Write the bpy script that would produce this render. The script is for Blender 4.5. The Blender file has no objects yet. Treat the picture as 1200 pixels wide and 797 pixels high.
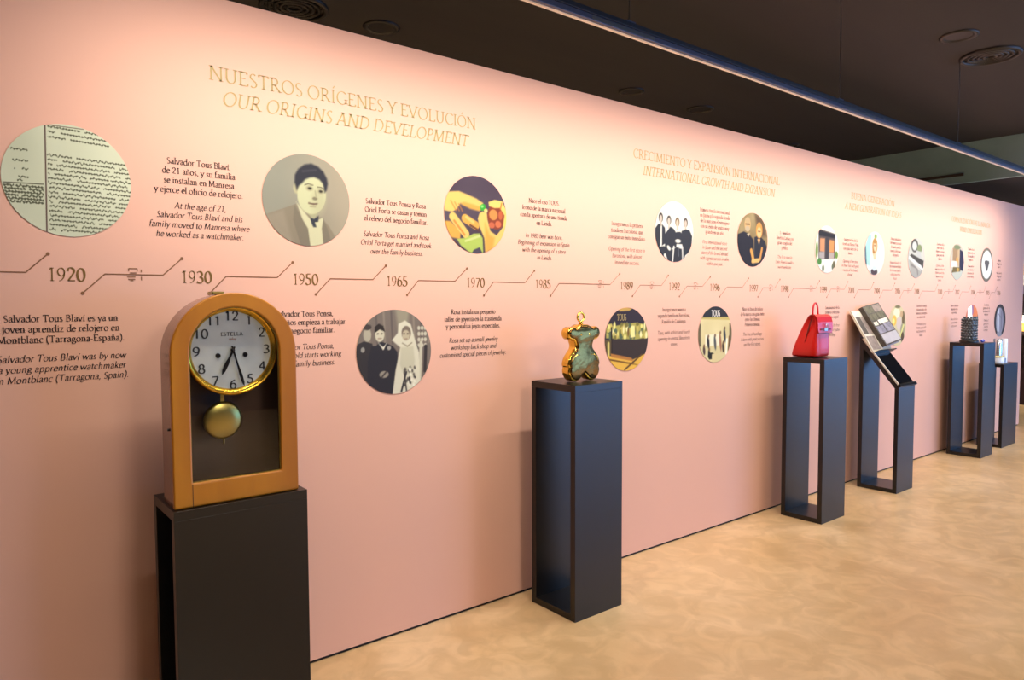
import bpy, bmesh, math, random
import numpy as np
from mathutils import Vector, Matrix

random.seed(7)
C = bpy.context.scene.collection
PI = math.pi

# ------------------------------------------------------------------ camera
yaw, pitch, roll, F = 0.6783, -0.0515, -0.00363, 824.7
cd = bpy.data.cameras.new('camera')
cam = bpy.data.objects.new('camera', cd)
C.objects.link(cam)
cd.sensor_fit = 'HORIZONTAL'
cd.sensor_width = 36.0
cd.lens = F / 1200.0 * 36.0
cd.clip_end = 100
fw = Vector((math.sin(yaw) * math.cos(pitch), math.cos(yaw) * math.cos(pitch), math.sin(pitch)))
rt = Vector((math.cos(yaw), -math.sin(yaw), 0))
up = rt.cross(fw)
rt2 = rt * math.cos(roll) + up * math.sin(roll)
up2 = -rt * math.sin(roll) + up * math.cos(roll)
m = Matrix((rt2, up2, -fw)).transposed().to_4x4()
m.translation = Vector((0, -2.9446, 1.6))
cam.matrix_world = m
bpy.context.scene.camera = cam

# ------------------------------------------------------------------ world
w = bpy.data.worlds.new('daylight_world')
bpy.context.scene.world = w
w.use_nodes = True
w.node_tree.nodes['Background'].inputs[0].default_value = (0.17, 0.44, 1.0, 1)
w.node_tree.nodes['Background'].inputs[1].default_value = 12.0

# ------------------------------------------------------------------ lights
def area(name, loc, target, sx, sy, power, col, spread=180.0, portal=False):
    ld = bpy.data.lights.new(name, 'AREA')
    ld.shape = 'RECTANGLE'
    ld.size = sx
    ld.size_y = sy
    ld.energy = power
    ld.color = col
    ld.spread = math.radians(spread)
    if portal:
        ld.cycles.is_portal = True
    o = bpy.data.objects.new(name, ld)
    C.objects.link(o)
    o.location = loc
    d = (Vector(target) - Vector(loc)).normalized()
    z = -d
    x = Vector((1, 0, 0)) if abs(z.x) < 0.9 else Vector((0, 1, 0))
    y = z.cross(x).normalized()
    x = y.cross(z).normalized()
    o.matrix_world = Matrix((x, y, z)).transposed().to_4x4()
    o.location = loc
    return o

TRK_Y, TRK_Z = -0.80, 2.80
WARM = (1.0, 0.90, 0.76)
# the wall washer strip in the hanging light track
area('wall_washer_lamp', (5.15, TRK_Y + 0.012, TRK_Z - 0.024), (5.15, 0, TRK_Z - 0.024 - 0.80 * math.tan(math.radians(52))),
     9.5, 0.03, 114, WARM, 128)
# unseen fill lamps added over the walkway to raise the ambient light
FILL_LAMPS = [(1.5, -5.2), (5.5, -5.2), (9.5, -5.2), (13.0, -5.2)]
for px, py in FILL_LAMPS:
    area('ambient_fill_lamp', (px, py, 3.40 if px < 9.3 else 2.95), (px, py, 0), 1.1, 1.1, 185, (1.0, 0.91, 0.78), 160)
# hidden lamps added behind the wall; their floor bounce brightens the dark ceiling
for px in (1.0, 6.0):
    area('rear_fill_lamp', (px, 3.3, 3.40), (px, 3.3, 0), 1.1, 1.1, 120, (1.0, 0.91, 0.80), 120)
# daylight portals in the two window openings
area('portal_right', (17.9, -6.4, 1.5), (0, -6.4, 1.5), 3.6, 2.4, 1, (1, 1, 1), portal=True)

area('portal_front', (10.0, -8.3, 1.5), (10.0, 0, 1.5), 6.0, 2.4, 1, (1, 1, 1), portal=True)

vs = bpy.context.scene.view_settings
vs.view_transform = 'Standard'
vs.look = 'None'
vs.exposure = 0.0
vs.gamma = 1.0
vs.use_curve_mapping = False

# ------------------------------------------------------------------ helpers
def s2l(c):
    return tuple(((x / 255) / 12.92 if x / 255 <= 0.04045 else ((x / 255 + 0.055) / 1.055) ** 2.4) for x in c)

def mat(name, col, rough=0.5, metal=0.0, noise=None, bump=0.0, bscale=40.0, spec=0.5, coat=0.0, aniso=0.0):
    """col sRGB 0-255; noise=(scale, other colour, stretch vector)"""
    m = bpy.data.materials.new(name)
    m.use_nodes = True
    nt = m.node_tree
    p = nt.nodes['Principled BSDF']
    p.inputs['Base Color'].default_value = (*s2l(col), 1)
    p.inputs['Roughness'].default_value = rough
    p.inputs['Metallic'].default_value = metal
    p.inputs['Specular IOR Level'].default_value = spec
    p.inputs['Coat Weight'].default_value = coat
    p.inputs['Coat Roughness'].default_value = 0.08
    tc = nt.nodes.new('ShaderNodeTexCoord')
    if noise:
        sc, c2, st = noise
        mp = nt.nodes.new('ShaderNodeMapping')
        mp.inputs['Scale'].default_value = st
        nt.links.new(tc.outputs['Object'], mp.inputs[0])
        n = nt.nodes.new('ShaderNodeTexNoise')
        n.inputs['Scale'].default_value = sc
        n.inputs['Detail'].default_value = 5
        nt.links.new(mp.outputs[0], n.inputs['Vector'])
        r = nt.nodes.new('ShaderNodeValToRGB')
        r.color_ramp.elements[0].position = 0.32
        r.color_ramp.elements[1].position = 0.68
        r.color_ramp.elements[0].color = (*s2l(col), 1)
        r.color_ramp.elements[1].color = (*s2l(c2), 1)
        nt.links.new(n.outputs['Fac'], r.inputs[0])
        nt.links.new(r.outputs[0], p.inputs['Base Color'])
    if bump > 0:
        n2 = nt.nodes.new('ShaderNodeTexNoise')
        n2.inputs['Scale'].default_value = bscale
        n2.inputs['Detail'].default_value = 4
        nt.links.new(tc.outputs['Object'], n2.inputs['Vector'])
        b = nt.nodes.new('ShaderNodeBump')
        b.inputs['Strength'].default_value = bump
        b.inputs['Distance'].default_value = 0.01
        nt.links.new(n2.outputs['Fac'], b.inputs['Height'])
        nt.links.new(b.outputs[0], p.inputs['Normal'])
    return m

def glass_mat(name, tint=(255, 255, 255), rough=0.0, gloss=1.0):
    m = bpy.data.materials.new(name)
    m.use_nodes = True
    nt = m.node_tree
    nt.nodes.clear()
    out = nt.nodes.new('ShaderNodeOutputMaterial')
    mix = nt.nodes.new('ShaderNodeMixShader')
    fr = nt.nodes.new('ShaderNodeFresnel')
    fr.inputs[0].default_value = 1.5
    mu = nt.nodes.new('ShaderNodeMath')
    mu.operation = 'MULTIPLY'
    mu.inputs[1].default_value = gloss
    tr = nt.nodes.new('ShaderNodeBsdfTransparent')
    tr.inputs[0].default_value = (*s2l(tint), 1)
    gl = nt.nodes.new('ShaderNodeBsdfGlossy')
    gl.inputs['Roughness'].default_value = rough
    nt.links.new(fr.outputs[0], mu.inputs[0])
    nt.links.new(mu.outputs[0], mix.inputs[0])
    nt.links.new(tr.outputs[0], mix.inputs[1])
    nt.links.new(gl.outputs[0], mix.inputs[2])
    nt.links.new(mix.outputs[0], out.inputs[0])
    return m

def vcol_mat(name, rough=0.5):
    m = bpy.data.materials.new(name)
    m.use_nodes = True
    nt = m.node_tree
    p = nt.nodes['Principled BSDF']
    a = nt.nodes.new('ShaderNodeVertexColor')
    a.layer_name = 'print'
    nt.links.new(a.outputs[0], p.inputs['Base Color'])
    p.inputs['Roughness'].default_value = rough
    return m

class MB:
    """collects faces, builds ONE mesh object"""
    def __init__(s):
        s.v = []
        s.f = []
    def add(s, vs, fs):
        n = len(s.v)
        s.v += [tuple(p) for p in vs]
        s.f += [tuple(i + n for i in f) for f in fs]
        return s
    def box(s, x0, x1, y0, y1, z0, z1):
        v = [(x, y, z) for x in (x0, x1) for y in (y0, y1) for z in (z0, z1)]
        return s.add(v, [(0, 1, 3, 2), (4, 6, 7, 5), (0, 4, 5, 1), (2, 3, 7, 6), (0, 2, 6, 4), (1, 5, 7, 3)])
    def prism(s, poly, a0, a1, axis='x'):
        """polygon in the plane across axis; x:(y,z) y:(x,z) z:(x,y)"""
        def P(u, v, a):
            return {'x': (a, u, v), 'y': (u, a, v), 'z': (u, v, a)}[axis]
        n = len(poly)
        v = [P(u, w_, a0) for u, w_ in poly] + [P(u, w_, a1) for u, w_ in poly]
        f = [tuple(range(n))[::-1], tuple(range(n, 2 * n))] + [(i, (i + 1) % n, n + (i + 1) % n, n + i) for i in range(n)]
        return s.add(v, f)
    def lathe(s, prof, c=(0, 0, 0), axis='z', n=40, sx=1, sy=1):
        """profile (r, h) closed by poles when r = 0"""
        base = len(s.v)
        rings = []
        for r, h in prof:
            if r < 1e-6:
                s.v.append(s._ax((0, 0, h), c, axis)); rings.append([len(s.v) - 1])
            else:
                idx = []
                for k in range(n):
                    a = 2 * PI * k / n
                    s.v.append(s._ax((r * math.cos(a) * sx, r * math.sin(a) * sy, h), c, axis)); idx.append(len(s.v) - 1)
                rings.append(idx)
        for A, B in zip(rings, rings[1:]):
            if len(A) == 1 and len(B) == 1: continue
            for k in range(n):
                k2 = (k + 1) % n
                if len(A) == 1: s.f.append((A[0], B[k], B[k2]))
                elif len(B) == 1: s.f.append((A[k], B[0], A[k2]))
                else: s.f.append((A[k], B[k], B[k2], A[k2]))
        return s
    def _ax(s, p, c, axis):
        x, y, z = p
        if axis == 'y': x, y, z = x, z, y
        if axis == 'x': x, y, z = z, x, y
        return (x + c[0], y + c[1], z + c[2])
    def tube(s, pts, r, n=10, closed=False):
        pts = [Vector(p) for p in pts]
        rr = r if isinstance(r, (list, tuple)) else [r] * len(pts)
        rings = []
        prev = None
        for i, p in enumerate(pts):
            if closed: t = (pts[(i + 1) % len(pts)] - pts[i - 1]).normalized()
            else: t = (pts[min(i + 1, len(pts) - 1)] - pts[max(i - 1, 0)]).normalized()
            if prev is None:
                a = Vector((0, 0, 1)) if abs(t.z) < 0.9 else Vector((1, 0, 0))
                nrm = t.cross(a).normalized()
            else:
                nrm = (prev - t * prev.dot(t)).normalized()
            prev = nrm
            b = t.cross(nrm)
            idx = []
            for k in range(n):
                a = 2 * PI * k / n
                s.v.append(tuple(p + (nrm * math.cos(a) + b * math.sin(a)) * rr[i])); idx.append(len(s.v) - 1)
            rings.append(idx)
        L = list(zip(rings, rings[1:]))
        if closed: L.append((rings[-1], rings[0]))
        for A, B in L:
            for k in range(n):
                s.f.append((A[k], A[(k + 1) % n], B[(k + 1) % n], B[k]))
        if not closed:
            s.f.append(tuple(rings[0])[::-1]); s.f.append(tuple(rings[-1]))
        return s
    def build(s, name, material, parent=None, bevel=0.0, smooth=False, subd=0, seg=2):
        me = bpy.data.meshes.new(name)
        me.from_pydata(s.v, [], s.f)
        me.validate()
        bm = bmesh.new()
        bm.from_mesh(me)
        bmesh.ops.recalc_face_normals(bm, faces=bm.faces)
        bm.to_mesh(me)
        bm.free()
        me.materials.append(material)
        o = bpy.data.objects.new(name, me)
        C.objects.link(o)
        if parent:
            o.parent = parent
            o.matrix_parent_inverse = parent.matrix_world.inverted() if False else Matrix.Translation(-Vector(WORLD_OF(parent)))
        if bevel:
            md = o.modifiers.new('bevel', 'BEVEL'); md.width = bevel; md.segments = seg; md.limit_method = 'ANGLE'; md.angle_limit = math.radians(40)
        if subd:
            md = o.modifiers.new('sub', 'SUBSURF'); md.levels = subd; md.render_levels = subd
        if smooth:
            me.polygons.foreach_set('use_smooth', [True] * len(me.polygons))
            if smooth == 'auto':
                try: me.set_sharp_from_angle(angle=math.radians(35))
                except Exception: pass
        return o

def WORLD_OF(o):
    p = Vector((0, 0, 0))
    return Vector(o.location) if (o is not None and o.type == "EMPTY") else p
    while False:
        if o.type == 'EMPTY': p += o.location
        o = o.parent
    return p

def tag(o, label, cat, group=None):
    o['label'] = label
    o['category'] = cat
    if group: o['group'] = group
    return o

def thing(name, label, cat, loc=(0, 0, 0), group=None):
    o = bpy.data.objects.new(name, None)
    C.objects.link(o)
    o.location = loc
    o.empty_display_size = 0.05
    return tag(o, label, cat, group)

def struct(o):
    o['kind'] = 'structure'
    return o

# ------------------------------------------------------------------ materials
M = {}
M['wall'] = mat('pink_painted_wall', (217, 170, 152), 0.72, bump=0.02, bscale=300, spec=0.25)
M['gap'] = mat('black_plinth', (8, 7, 7), 0.8)
M['dark_wall'] = mat('dark_brown_wall', (62, 52, 47), 0.8, noise=(2, (70, 60, 54), (1, 1, 1)))
M['soffit_dark'] = mat('soffit_kept_dark', (16, 13, 13), 0.8)
M['bulk'] = mat('grey_green_bulkhead', (140, 172, 176), 0.7, noise=(3, (130, 160, 164), (1, 1, 1)))
M['ceiling'] = mat('dark_ceiling', (36, 33, 34), 0.75, noise=(1.4, (42, 39, 37), (0.4, 3, 1)), bump=0.03, bscale=20)
M['ped'] = mat('black_satin_lacquer', (13, 9, 8), 0.33, spec=0.5, bump=0.01, bscale=200)
M['ring'] = mat('black_grille', (24, 20, 18), 0.45)
M['alu'] = mat('anodised_profile', (82, 86, 102), 0.45, 0.5, bump=0.01)
M['alu_dark'] = mat('profile_top', (28, 28, 34), 0.5, 0.3)
M['wire'] = mat('steel_wire', (110, 108, 104), 0.4, 0.8)
M['text'] = mat('dark_brown_print', (50, 41, 42), 0.8, spec=.2)
M['gold_text'] = mat('gold_print', (168, 150, 104), 0.8, spec=.2)
M['year_text'] = mat('bronze_print', (116, 88, 48), 0.8, spec=.2)
M['line'] = mat('bronze_line_print', (128, 90, 64), 0.8, spec=.2)
M['frame_metal'] = mat('window_frame', (60, 62, 66), 0.4, 0.5)
M['print'] = vcol_mat('picture_print', 0.8)
M['print'].node_tree.nodes['Principled BSDF'].inputs['Specular IOR Level'].default_value = 0.2
M['panel_diff'] = mat('lamp_diffuser', (240, 235, 225), 0.5)

def floor_mat():
    m = bpy.data.materials.new('polished_concrete')
    m.use_nodes = True
    nt = m.node_tree
    p = nt.nodes['Principled BSDF']
    tc = nt.nodes.new('ShaderNodeTexCoord')
    n1 = nt.nodes.new('ShaderNodeTexNoise'); n1.inputs['Scale'].default_value = 0.9; n1.inputs['Detail'].default_value = 7; n1.inputs['Roughness'].default_value = 0.62
    n1.inputs['Distortion'].default_value = 0.7
    n2 = nt.nodes.new('ShaderNodeTexNoise'); n2.inputs['Scale'].default_value = 5; n2.inputs['Detail'].default_value = 8; n2.inputs['Distortion'].default_value = 1.5
    for n in (n1, n2): nt.links.new(tc.outputs['Object'], n.inputs['Vector'])
    r = nt.nodes.new('ShaderNodeValToRGB')
    r.color_ramp.elements[0].position = 0.3; r.color_ramp.elements[0].color = (*s2l((198, 162, 116)), 1)
    r.color_ramp.elements[1].position = 0.7; r.color_ramp.elements[1].color = (*s2l((228, 198, 158)), 1)
    e = r.color_ramp.elements.new(0.5); e.color = (*s2l((214, 181, 136)), 1)
    nt.links.new(n1.outputs['Fac'], r.inputs[0])
    r2 = nt.nodes.new('ShaderNodeValToRGB')
    r2.color_ramp.elements[0].position = 0.42; r2.color_ramp.elements[0].color = (0.80, 0.78, 0.74, 1)
    r2.color_ramp.elements[1].position = 0.62; r2.color_ramp.elements[1].color = (1, 1, 1, 1)
    nt.links.new(n2.outputs['Fac'], r2.inputs[0])
    mx = nt.nodes.new('ShaderNodeMix'); mx.data_type = 'RGBA'; mx.blend_type = 'MULTIPLY'; mx.inputs[0].default_value = 0.7
    nt.links.new(r.outputs[0], mx.inputs[6]); nt.links.new(r2.outputs[0], mx.inputs[7])
    nt.links.new(mx.outputs[2], p.inputs['Base Color'])
    rr = nt.nodes.new('ShaderNodeMapRange'); rr.inputs[3].default_value = 0.24; rr.inputs[4].default_value = 0.42
    nt.links.new(n2.outputs['Fac'], rr.inputs[0]); nt.links.new(rr.outputs[0], p.inputs['Roughness'])
    b = nt.nodes.new('ShaderNodeBump'); b.inputs['Strength'].default_value = 0.05; b.inputs['Distance'].default_value = 0.01
    nt.links.new(n2.outputs['Fac'], b.inputs['Height']); nt.links.new(b.outputs[0], p.inputs['Normal'])
    return m
M['floor'] = floor_mat()

# ------------------------------------------------------------------ setting
CEIL = 3.45
X0, X1, Y0, Y1 = -5.0, 18.0, -8.5, 5.0
struct(MB().box(X0 - .2, X1 + .2, Y0 - .2, Y1 + .2, -0.1, 0.0).build('floor', M['floor']))
struct(MB().box(X0 - .2, X1 + .2, Y0 - .2, Y1 + .2, CEIL, CEIL + 0.1).build('ceiling', M['ceiling']))
# free-standing pink exhibition wall
struct(MB().box(-3.0, 10.84, 0.0, 0.14, 0.014, 2.812).build('wall_back', M['wall']))
struct(MB().box(-3.0, 10.83, 0.008, 0.132, 0.0, 0.014).build('baseboard_back', M['gap']))
struct(MB().box(X0, X1, Y1, Y1 + .15, 0, CEIL).build('wall_behind', M['dark_wall']))
struct(MB().box(X0 - .15, X0, Y0, Y1, 0, CEIL).build('wall_left', M['dark_wall']))
WX0, WX1 = 7.0, 13.0
mb = MB()
mb.box(X0, WX0, Y0 - .2, Y0, 0, CEIL).box(WX1, X1, Y0 - .2, Y0, 0, CEIL).box(WX0, WX1, Y0 - .2, Y0, 0, .3).box(WX0, WX1, Y0 - .2, Y0, 2.7, CEIL)
struct(mb.build('wall_front', M['dark_wall']))
mb = MB()
for k in range(5):
    x = WX0 + .03 + k * (WX1 - WX0 - .06) / 4
    mb.box(x - .03, x + .03, Y0 - .14, Y0 - .06, .3, 2.7)
mb.box(WX0, WX1, Y0 - .14, Y0 - .06, .3, .36).box(WX0, WX1, Y0 - .14, Y0 - .06, 2.64, 2.7)
struct(mb.build('window_2', M['frame_metal']))
# right wall with a wide daylight window
WY0, WY1, WZ0, WZ1 = -8.2, -4.6, 0.3, 2.7
mb = MB()
mb.box(X1, X1 + .2, Y0, WY0, 0, CEIL).box(X1, X1 + .2, WY1, Y1, 0, CEIL).box(X1, X1 + .2, WY0, WY1, 0, WZ0).box(X1, X1 + .2, WY0, WY1, WZ1, CEIL)
struct(mb.build('wall_right', M['dark_wall']))
mb = MB()
for k in range(5):
    y = WY0 + 0.03 + k * (WY1 - WY0 - 0.06) / 4
    mb.box(X1 + .06, X1 + .14, y - .03, y + .03, WZ0, WZ1)
mb.box(X1 + .06, X1 + .14, WY0, WY1, WZ0, WZ0 + .06).box(X1 + .06, X1 + .14, WY0, WY1, WZ1 - .06, WZ1)
struct(mb.build('window_1', M['frame_metal']))
# lowered ceiling at the far end
struct(MB().box(9.3, 9.36, Y0, Y1, 2.99, CEIL).build('trim_1', M['bulk']))
struct(MB().box(9.36, X1, Y0, Y1, 2.99, CEIL - .001).build('trim_2', M['soffit_dark']))  # underside's darkness is put into the colour; the lamps would light it

# made-up panels, out of view, housing the nearer added fill lamps
for k, (px, py) in enumerate(FILL_LAMPS):
    z = CEIL if px < 9.3 else 2.99
    if px >= 9.3: continue
    t = thing('fill_lamp_panel', 'unseen square panel of an added fill lamp over the walkway, %s' % ('at the clock end' if px < 3 else 'level with the red backpack'), 'ceiling light', (px, py, CEIL), 'added fill lamp panels')
    MB().box(px - .62, px + .62, py - .62, py - .56, CEIL - .03, CEIL).box(px - .62, px + .62, py + .56, py + .62, CEIL - .03, CEIL) \
        .box(px - .62, px - .56, py - .56, py + .56, CEIL - .03, CEIL).box(px + .56, px + .62, py - .56, py + .56, CEIL - .03, CEIL).build('frame', M['alu'], t)
    MB().box(px - .56, px + .56, py - .56, py + .56, CEIL - .012, CEIL).build('diffuser', M['panel_diff'], t)

# ------------------------------------------------------------------ hanging light track
t = thing('light_track', 'long slim blue-grey light track hanging on thin wires above the pink wall', 'light track', (5.5, TRK_Y, TRK_Z))
MB().box(0.2, 10.9, TRK_Y - .020, TRK_Y + .020, TRK_Z - .018, TRK_Z + .008).build('housing', M['alu'], t, bevel=0.003)
MB().box(0.2, 10.9, TRK_Y - .024, TRK_Y + .024, TRK_Z + .008, TRK_Z + .03).build('top_rail', M['alu_dark'], t, bevel=0.002)
MB().box(0.3, 10.4, TRK_Y - .004, TRK_Y + .014, TRK_Z - .0205, TRK_Z - .0175).build('lens', M['panel_diff'], t)
for x in (0.5, 2.4, 4.305, 6.2, 8.1, 10.0):
    z1 = CEIL if x < 9.3 else 2.99
    MB().tube([(x, TRK_Y, TRK_Z + .03), (x, TRK_Y, z1)], 0.0025, 6).build('wire', M['wire'], t)
    MB().box(x - .03, x + .03, TRK_Y - .012, TRK_Y + .012, TRK_Z + .03, TRK_Z + .042).build('clip', M['alu'], t)
for x in (2.35, 4.55, 6.9):
    MB().box(x - .2, x + .2, TRK_Y - .0215, TRK_Y - .0195, TRK_Z - .012, TRK_Z + .002).build('label_strip', M['wire'], t)

# ------------------------------------------------------------------ ceiling fittings
def grille(x, y, r, label, n_rings=4, grp=None):
    t = thing('ceiling_speaker', label, 'ceiling speaker', (x, y, CEIL), grp)
    MB().lathe([(r, 0), (r, -.012), (r * .93, -.022), (r * .86, -.016), (r * .86, 0)], (x, y, CEIL), n=48).build('rim', M['ring'], t, smooth=True)
    for k in range(n_rings):
        rr = r * (.76 - .17 * k)
        MB().lathe([(rr, 0), (rr, -.014), (rr - .012, -.018), (rr - .02, -.006), (rr - .02, 0)], (x, y, CEIL), n=40).build('grille_ring', M['ring'], t, smooth=True)
    mb = MB()
    for a in range(12):
        an = a * PI / 6
        mb.tube([(x + .03 * math.cos(an), y + .03 * math.sin(an), CEIL - .01), (x + r * .85 * math.cos(an), y + r * .85 * math.sin(an), CEIL - .01)], .003, 5)
    mb.build('spokes', M['ring'], t)
grille(1.76, 1.39, .21, 'large round black ceiling grille cut by the top edge above the NUESTROS heading')
grille(6.18, -1.01, .20, 'large round black ceiling grille at upper right, beside the light track')
def ringlight(x, y, r, label, z=CEIL):
    t = thing('recessed_downlight', label, 'downlight', (x, y, z))
    MB().lathe([(r, 0), (r, -.008), (r * .85, -.014), (r * .72, -.004), (r * .70, 0)], (x, y, z), n=36).build('trim_ring', M['ring'], t, smooth=True)
    MB().lathe([(0, -.003), (r * .7, -.003), (r * .7, 0)], (x, y, z), n=36).build('lens', M['alu_dark'], t)
ringlight(2.34, 1.34, .12, 'small dark downlight ring in the ceiling, leftmost, right of the cut-off grille')
ringlight(4.74, 1.26, .11, 'small dark downlight ring above the CRECIMIENTO heading')
ringlight(5.69, 1.24, .13, 'pale-edged small downlight ring close above the top edge of the pink wall')
ringlight(7.80, 1.53, .11, 'small downlight ring touching the wall top left of the green-grey bulkhead')
ringlight(5.56, -1.01, .12, 'small downlight ring just left of the large upper-right grille')
tt = thing('bulkhead_vent', 'thin dark slot vent in the green-grey bulkhead face', 'vent', (9.3, .55, 3.08))
MB().box(9.285, 9.30, 0.20, 0.95, 3.07, 3.10).build('slot', M['dark_wall'], tt)

# ------------------------------------------------------------------ serif lettering (own stroke alphabet)
GL = {
'A': (66, 's 6,0 32,68;s 32,68 60,0;l 17,24 48,24'), 'B': (56, 's 14,0 14,68;l 10,67 28,67;a 26,51,16,16,-90,90;a 28,18,20,17,-90,90;l 10,1 30,1;l 14,35 28,35'),
'C': (62, 'a 38,34,30,34,42,318'), 'D': (70, 's 14,0 14,68;l 14,67 28,67;a 28,34,34,33,-90,90;l 14,1 28,1'),
'E': (54, 's 14,0 14,68;l 14,67 46,67;l 14,36 38,36;l 14,1 48,1;l 46,67 46,58;l 48,1 50,11'), 'F': (50, 's 14,0 14,68;l 14,67 45,67;l 14,36 38,36;l 45,67 45,58'),
'G': (68, 'a 38,34,30,34,45,318;s 61,6 61,28'), 'H': (72, 's 14,0 14,68;s 58,0 58,68;l 14,36 58,36'), 'I': (30, 's 15,0 15,68'),
'J': (30, 's 16,68 16,0;c 16,2 12,-12 2,-14'), 'K': (62, 's 14,0 14,68;l 16,34 50,68;s 24,42 56,0'), 'L': (52, 's 14,0 14,68;l 14,1 47,1;l 47,1 49,12'),
'M': (84, 's 12,0 14,68;l 14,68 42,4;l 42,4 68,68;s 68,68 72,0'), 'N': (74, 's 13,0 13,68;l 13,68 60,0;s 60,0 60,68'),
'O': (72, 'a 36,34,30,34,0,360'), 'P': (52, 's 14,0 14,68;l 14,67 26,67;a 26,49,18,18,-90,90;l 14,31 26,31'), 'Q': (72, 'a 36,34,30,34,0,360;l 38,2 66,-14'),
'R': (62, 's 14,0 14,68;l 14,67 26,67;a 26,50,17,17,-90,90;l 14,33 28,33;s 28,33 56,0'), 'S': (46, 'a 23,50,14,16,40,200;a 23,17,16,17,-140,20;l 10,44 38,24'),
'T': (60, 's 30,0 30,68;l 6,67 54,67;l 6,67 6,57;l 54,67 54,57'), 'U': (68, 'b 13,68 13,22;a 34,24,21,24,180,360;b 55,68 55,22'), 'V': (66, 's 6,68 33,0;b 60,68 33,0'),
'W': (92, 'b 4,68 26,0;l 26,0 46,62;l 46,62 66,0;b 88,68 66,0'), 'X': (62, 's 6,68 56,0;s 8,0 54,68'), 'Y': (60, 'b 5,68 30,32;b 55,68 30,32;s 30,32 30,0'), 'Z': (58, 'l 8,67 50,67;l 50,67 8,1;l 8,1 52,1'),
'a': (42, 'c 9,35 15,44 27,43 32,34 32,10 40,1;c 32,27 16,23 8,12 14,1 24,2 32,10'), 'b': (50, 'l 12,72 12,2;a 28,22,18,22,-140,140'), 'c': (42, 'a 24,22,18,22,45,315'),
'd': (51, 's 41,72 41,1;a 23,22,17,22,40,320'), 'e': (43, 'a 23,22,17,22,5,320;l 7,26 39,26'), 'f': (30, 's 13,0 13,56;c 13,55 16,68 26,71 32,66;l 4,43 26,43'),
'g': (46, 'a 22,30,13,14,0,360;c 14,18 8,12 14,6 34,3 42,-6 34,-18 18,-20 6,-14 8,-4 16,3;l 32,40 44,42'), 'h': (51, 's 12,0 12,72;c 12,32 20,42 30,44 38,34 38,20;s 38,24 38,0'),
'i': (26, 's 13,0 13,44;d 13,60,5'), 'j': (24, 'b 14,44 14,-6;c 14,-4 10,-18 2,-20;d 14,60,5'), 'k': (48, 's 12,0 12,72;l 14,22 36,44;s 20,27 42,0'), 'l': (26, 's 13,0 13,72'),
'm': (76, 's 12,0 12,44;c 12,32 20,42 28,44 36,34 36,20;s 36,24 36,0;c 36,32 44,42 52,44 62,34 62,20;s 62,24 62,0'), 'n': (51, 's 12,0 12,44;c 12,32 20,42 30,44 38,34 38,20;s 38,24 38,0'),
'o': (50, 'a 25,22,19,22,0,360'), 'p': (51, 's 12,-22 12,44;a 27,22,18,22,-140,140'), 'q': (50, 's 40,-22 40,44;a 23,22,17,22,40,320'), 'r': (35, 's 12,0 12,44;c 12,30 20,42 32,42'),
's': (35, 'a 18,33,10,11,30,200;a 17,11,12,11,-150,20;l 9,29 27,16'), 't': (30, 'c 13,56 13,10 18,1 28,4;l 4,43 27,43'), 'u': (50, 'b 11,44 11,16;c 11,18 14,3 24,1 37,12;s 38,44 38,0'),
'v': (45, 's 4,44 22,0;b 41,44 22,0'), 'w': (68, 'b 4,44 20,0;l 20,0 34,42;l 34,42 48,0;b 64,44 48,0'), 'x': (45, 's 5,44 40,0;s 6,0 39,44'), 'y': (45, 'b 5,44 23,2;b 41,44 22,0;c 23,2 16,-16 6,-20'), 'z': (42, 'l 6,43 36,43;l 36,43 6,1;l 6,1 38,1'),
'0': (50, 'a 25,33,19,33,0,360'), '1': (50, 's 26,0 26,66;l 12,56 26,66'), '2': (50, 'c 8,50 14,66 30,66 40,54 34,36 8,2;l 8,3 44,3'), '3': (50, 'a 22,49,16,16,-80,150;a 21,17,20,17,-150,90'),
'4': (50, 's 34,0 34,66;l 34,66 4,22;l 4,20 46,20'), '5': (50, 'l 14,66 40,66;l 14,66 12,38;a 21,20,20,20,-150,110'), '6': (50, 'a 25,20,18,20,0,360;c 8,24 12,46 24,60 38,66'),
'7': (50, 'l 6,64 44,64;l 44,64 18,0'), '8': (50, 'a 25,50,14,16,0,360;a 25,17,18,17,0,360'), '9': (50, 'a 25,46,18,20,0,360;c 42,42 38,20 26,6 12,0'),
'.': (22, 'd 11,4,5'), ',': (22, 'd 11,4,5;l 13,4 8,-12'), '-': (30, 'l 4,22 26,22'), '(': (30, 'c 24,74 10,50 10,10 24,-18'), ')': (30, 'c 6,74 20,50 20,10 6,-18'), ' ': (24, ''), '?': (40, ''),
}
ACC = {'í': ('i', 1), 'é': ('e', 1), 'á': ('a', 1), 'ó': ('o', 1), 'ú': ('u', 1), 'ñ': ('n', 2), 'Í': ('I', 3), 'Ó': ('O', 3), 'Ú': ('U', 3), 'É': ('E', 3), 'Ñ': ('N', 4)}

def glyph_strokes(ch):
    if ch in ACC:
        b, k = ACC[ch]
        wd, st = GL[b]
        cx = wd / 2
        st = ';'.join(x for x in st.split(';') if not x.startswith('d'))
        hy = 52 if k < 3 else 76
        st += {1: f';l {cx-2},{hy} {cx+8},{hy+14}', 3: f';l {cx-2},{hy} {cx+8},{hy+13}'}.get(k, f';c {cx-12},{hy+3} {cx-4},{hy+8} {cx+4},{hy+3} {cx+12},{hy+8}')
        return wd, st
    return GL.get(ch, GL['-'])

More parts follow.
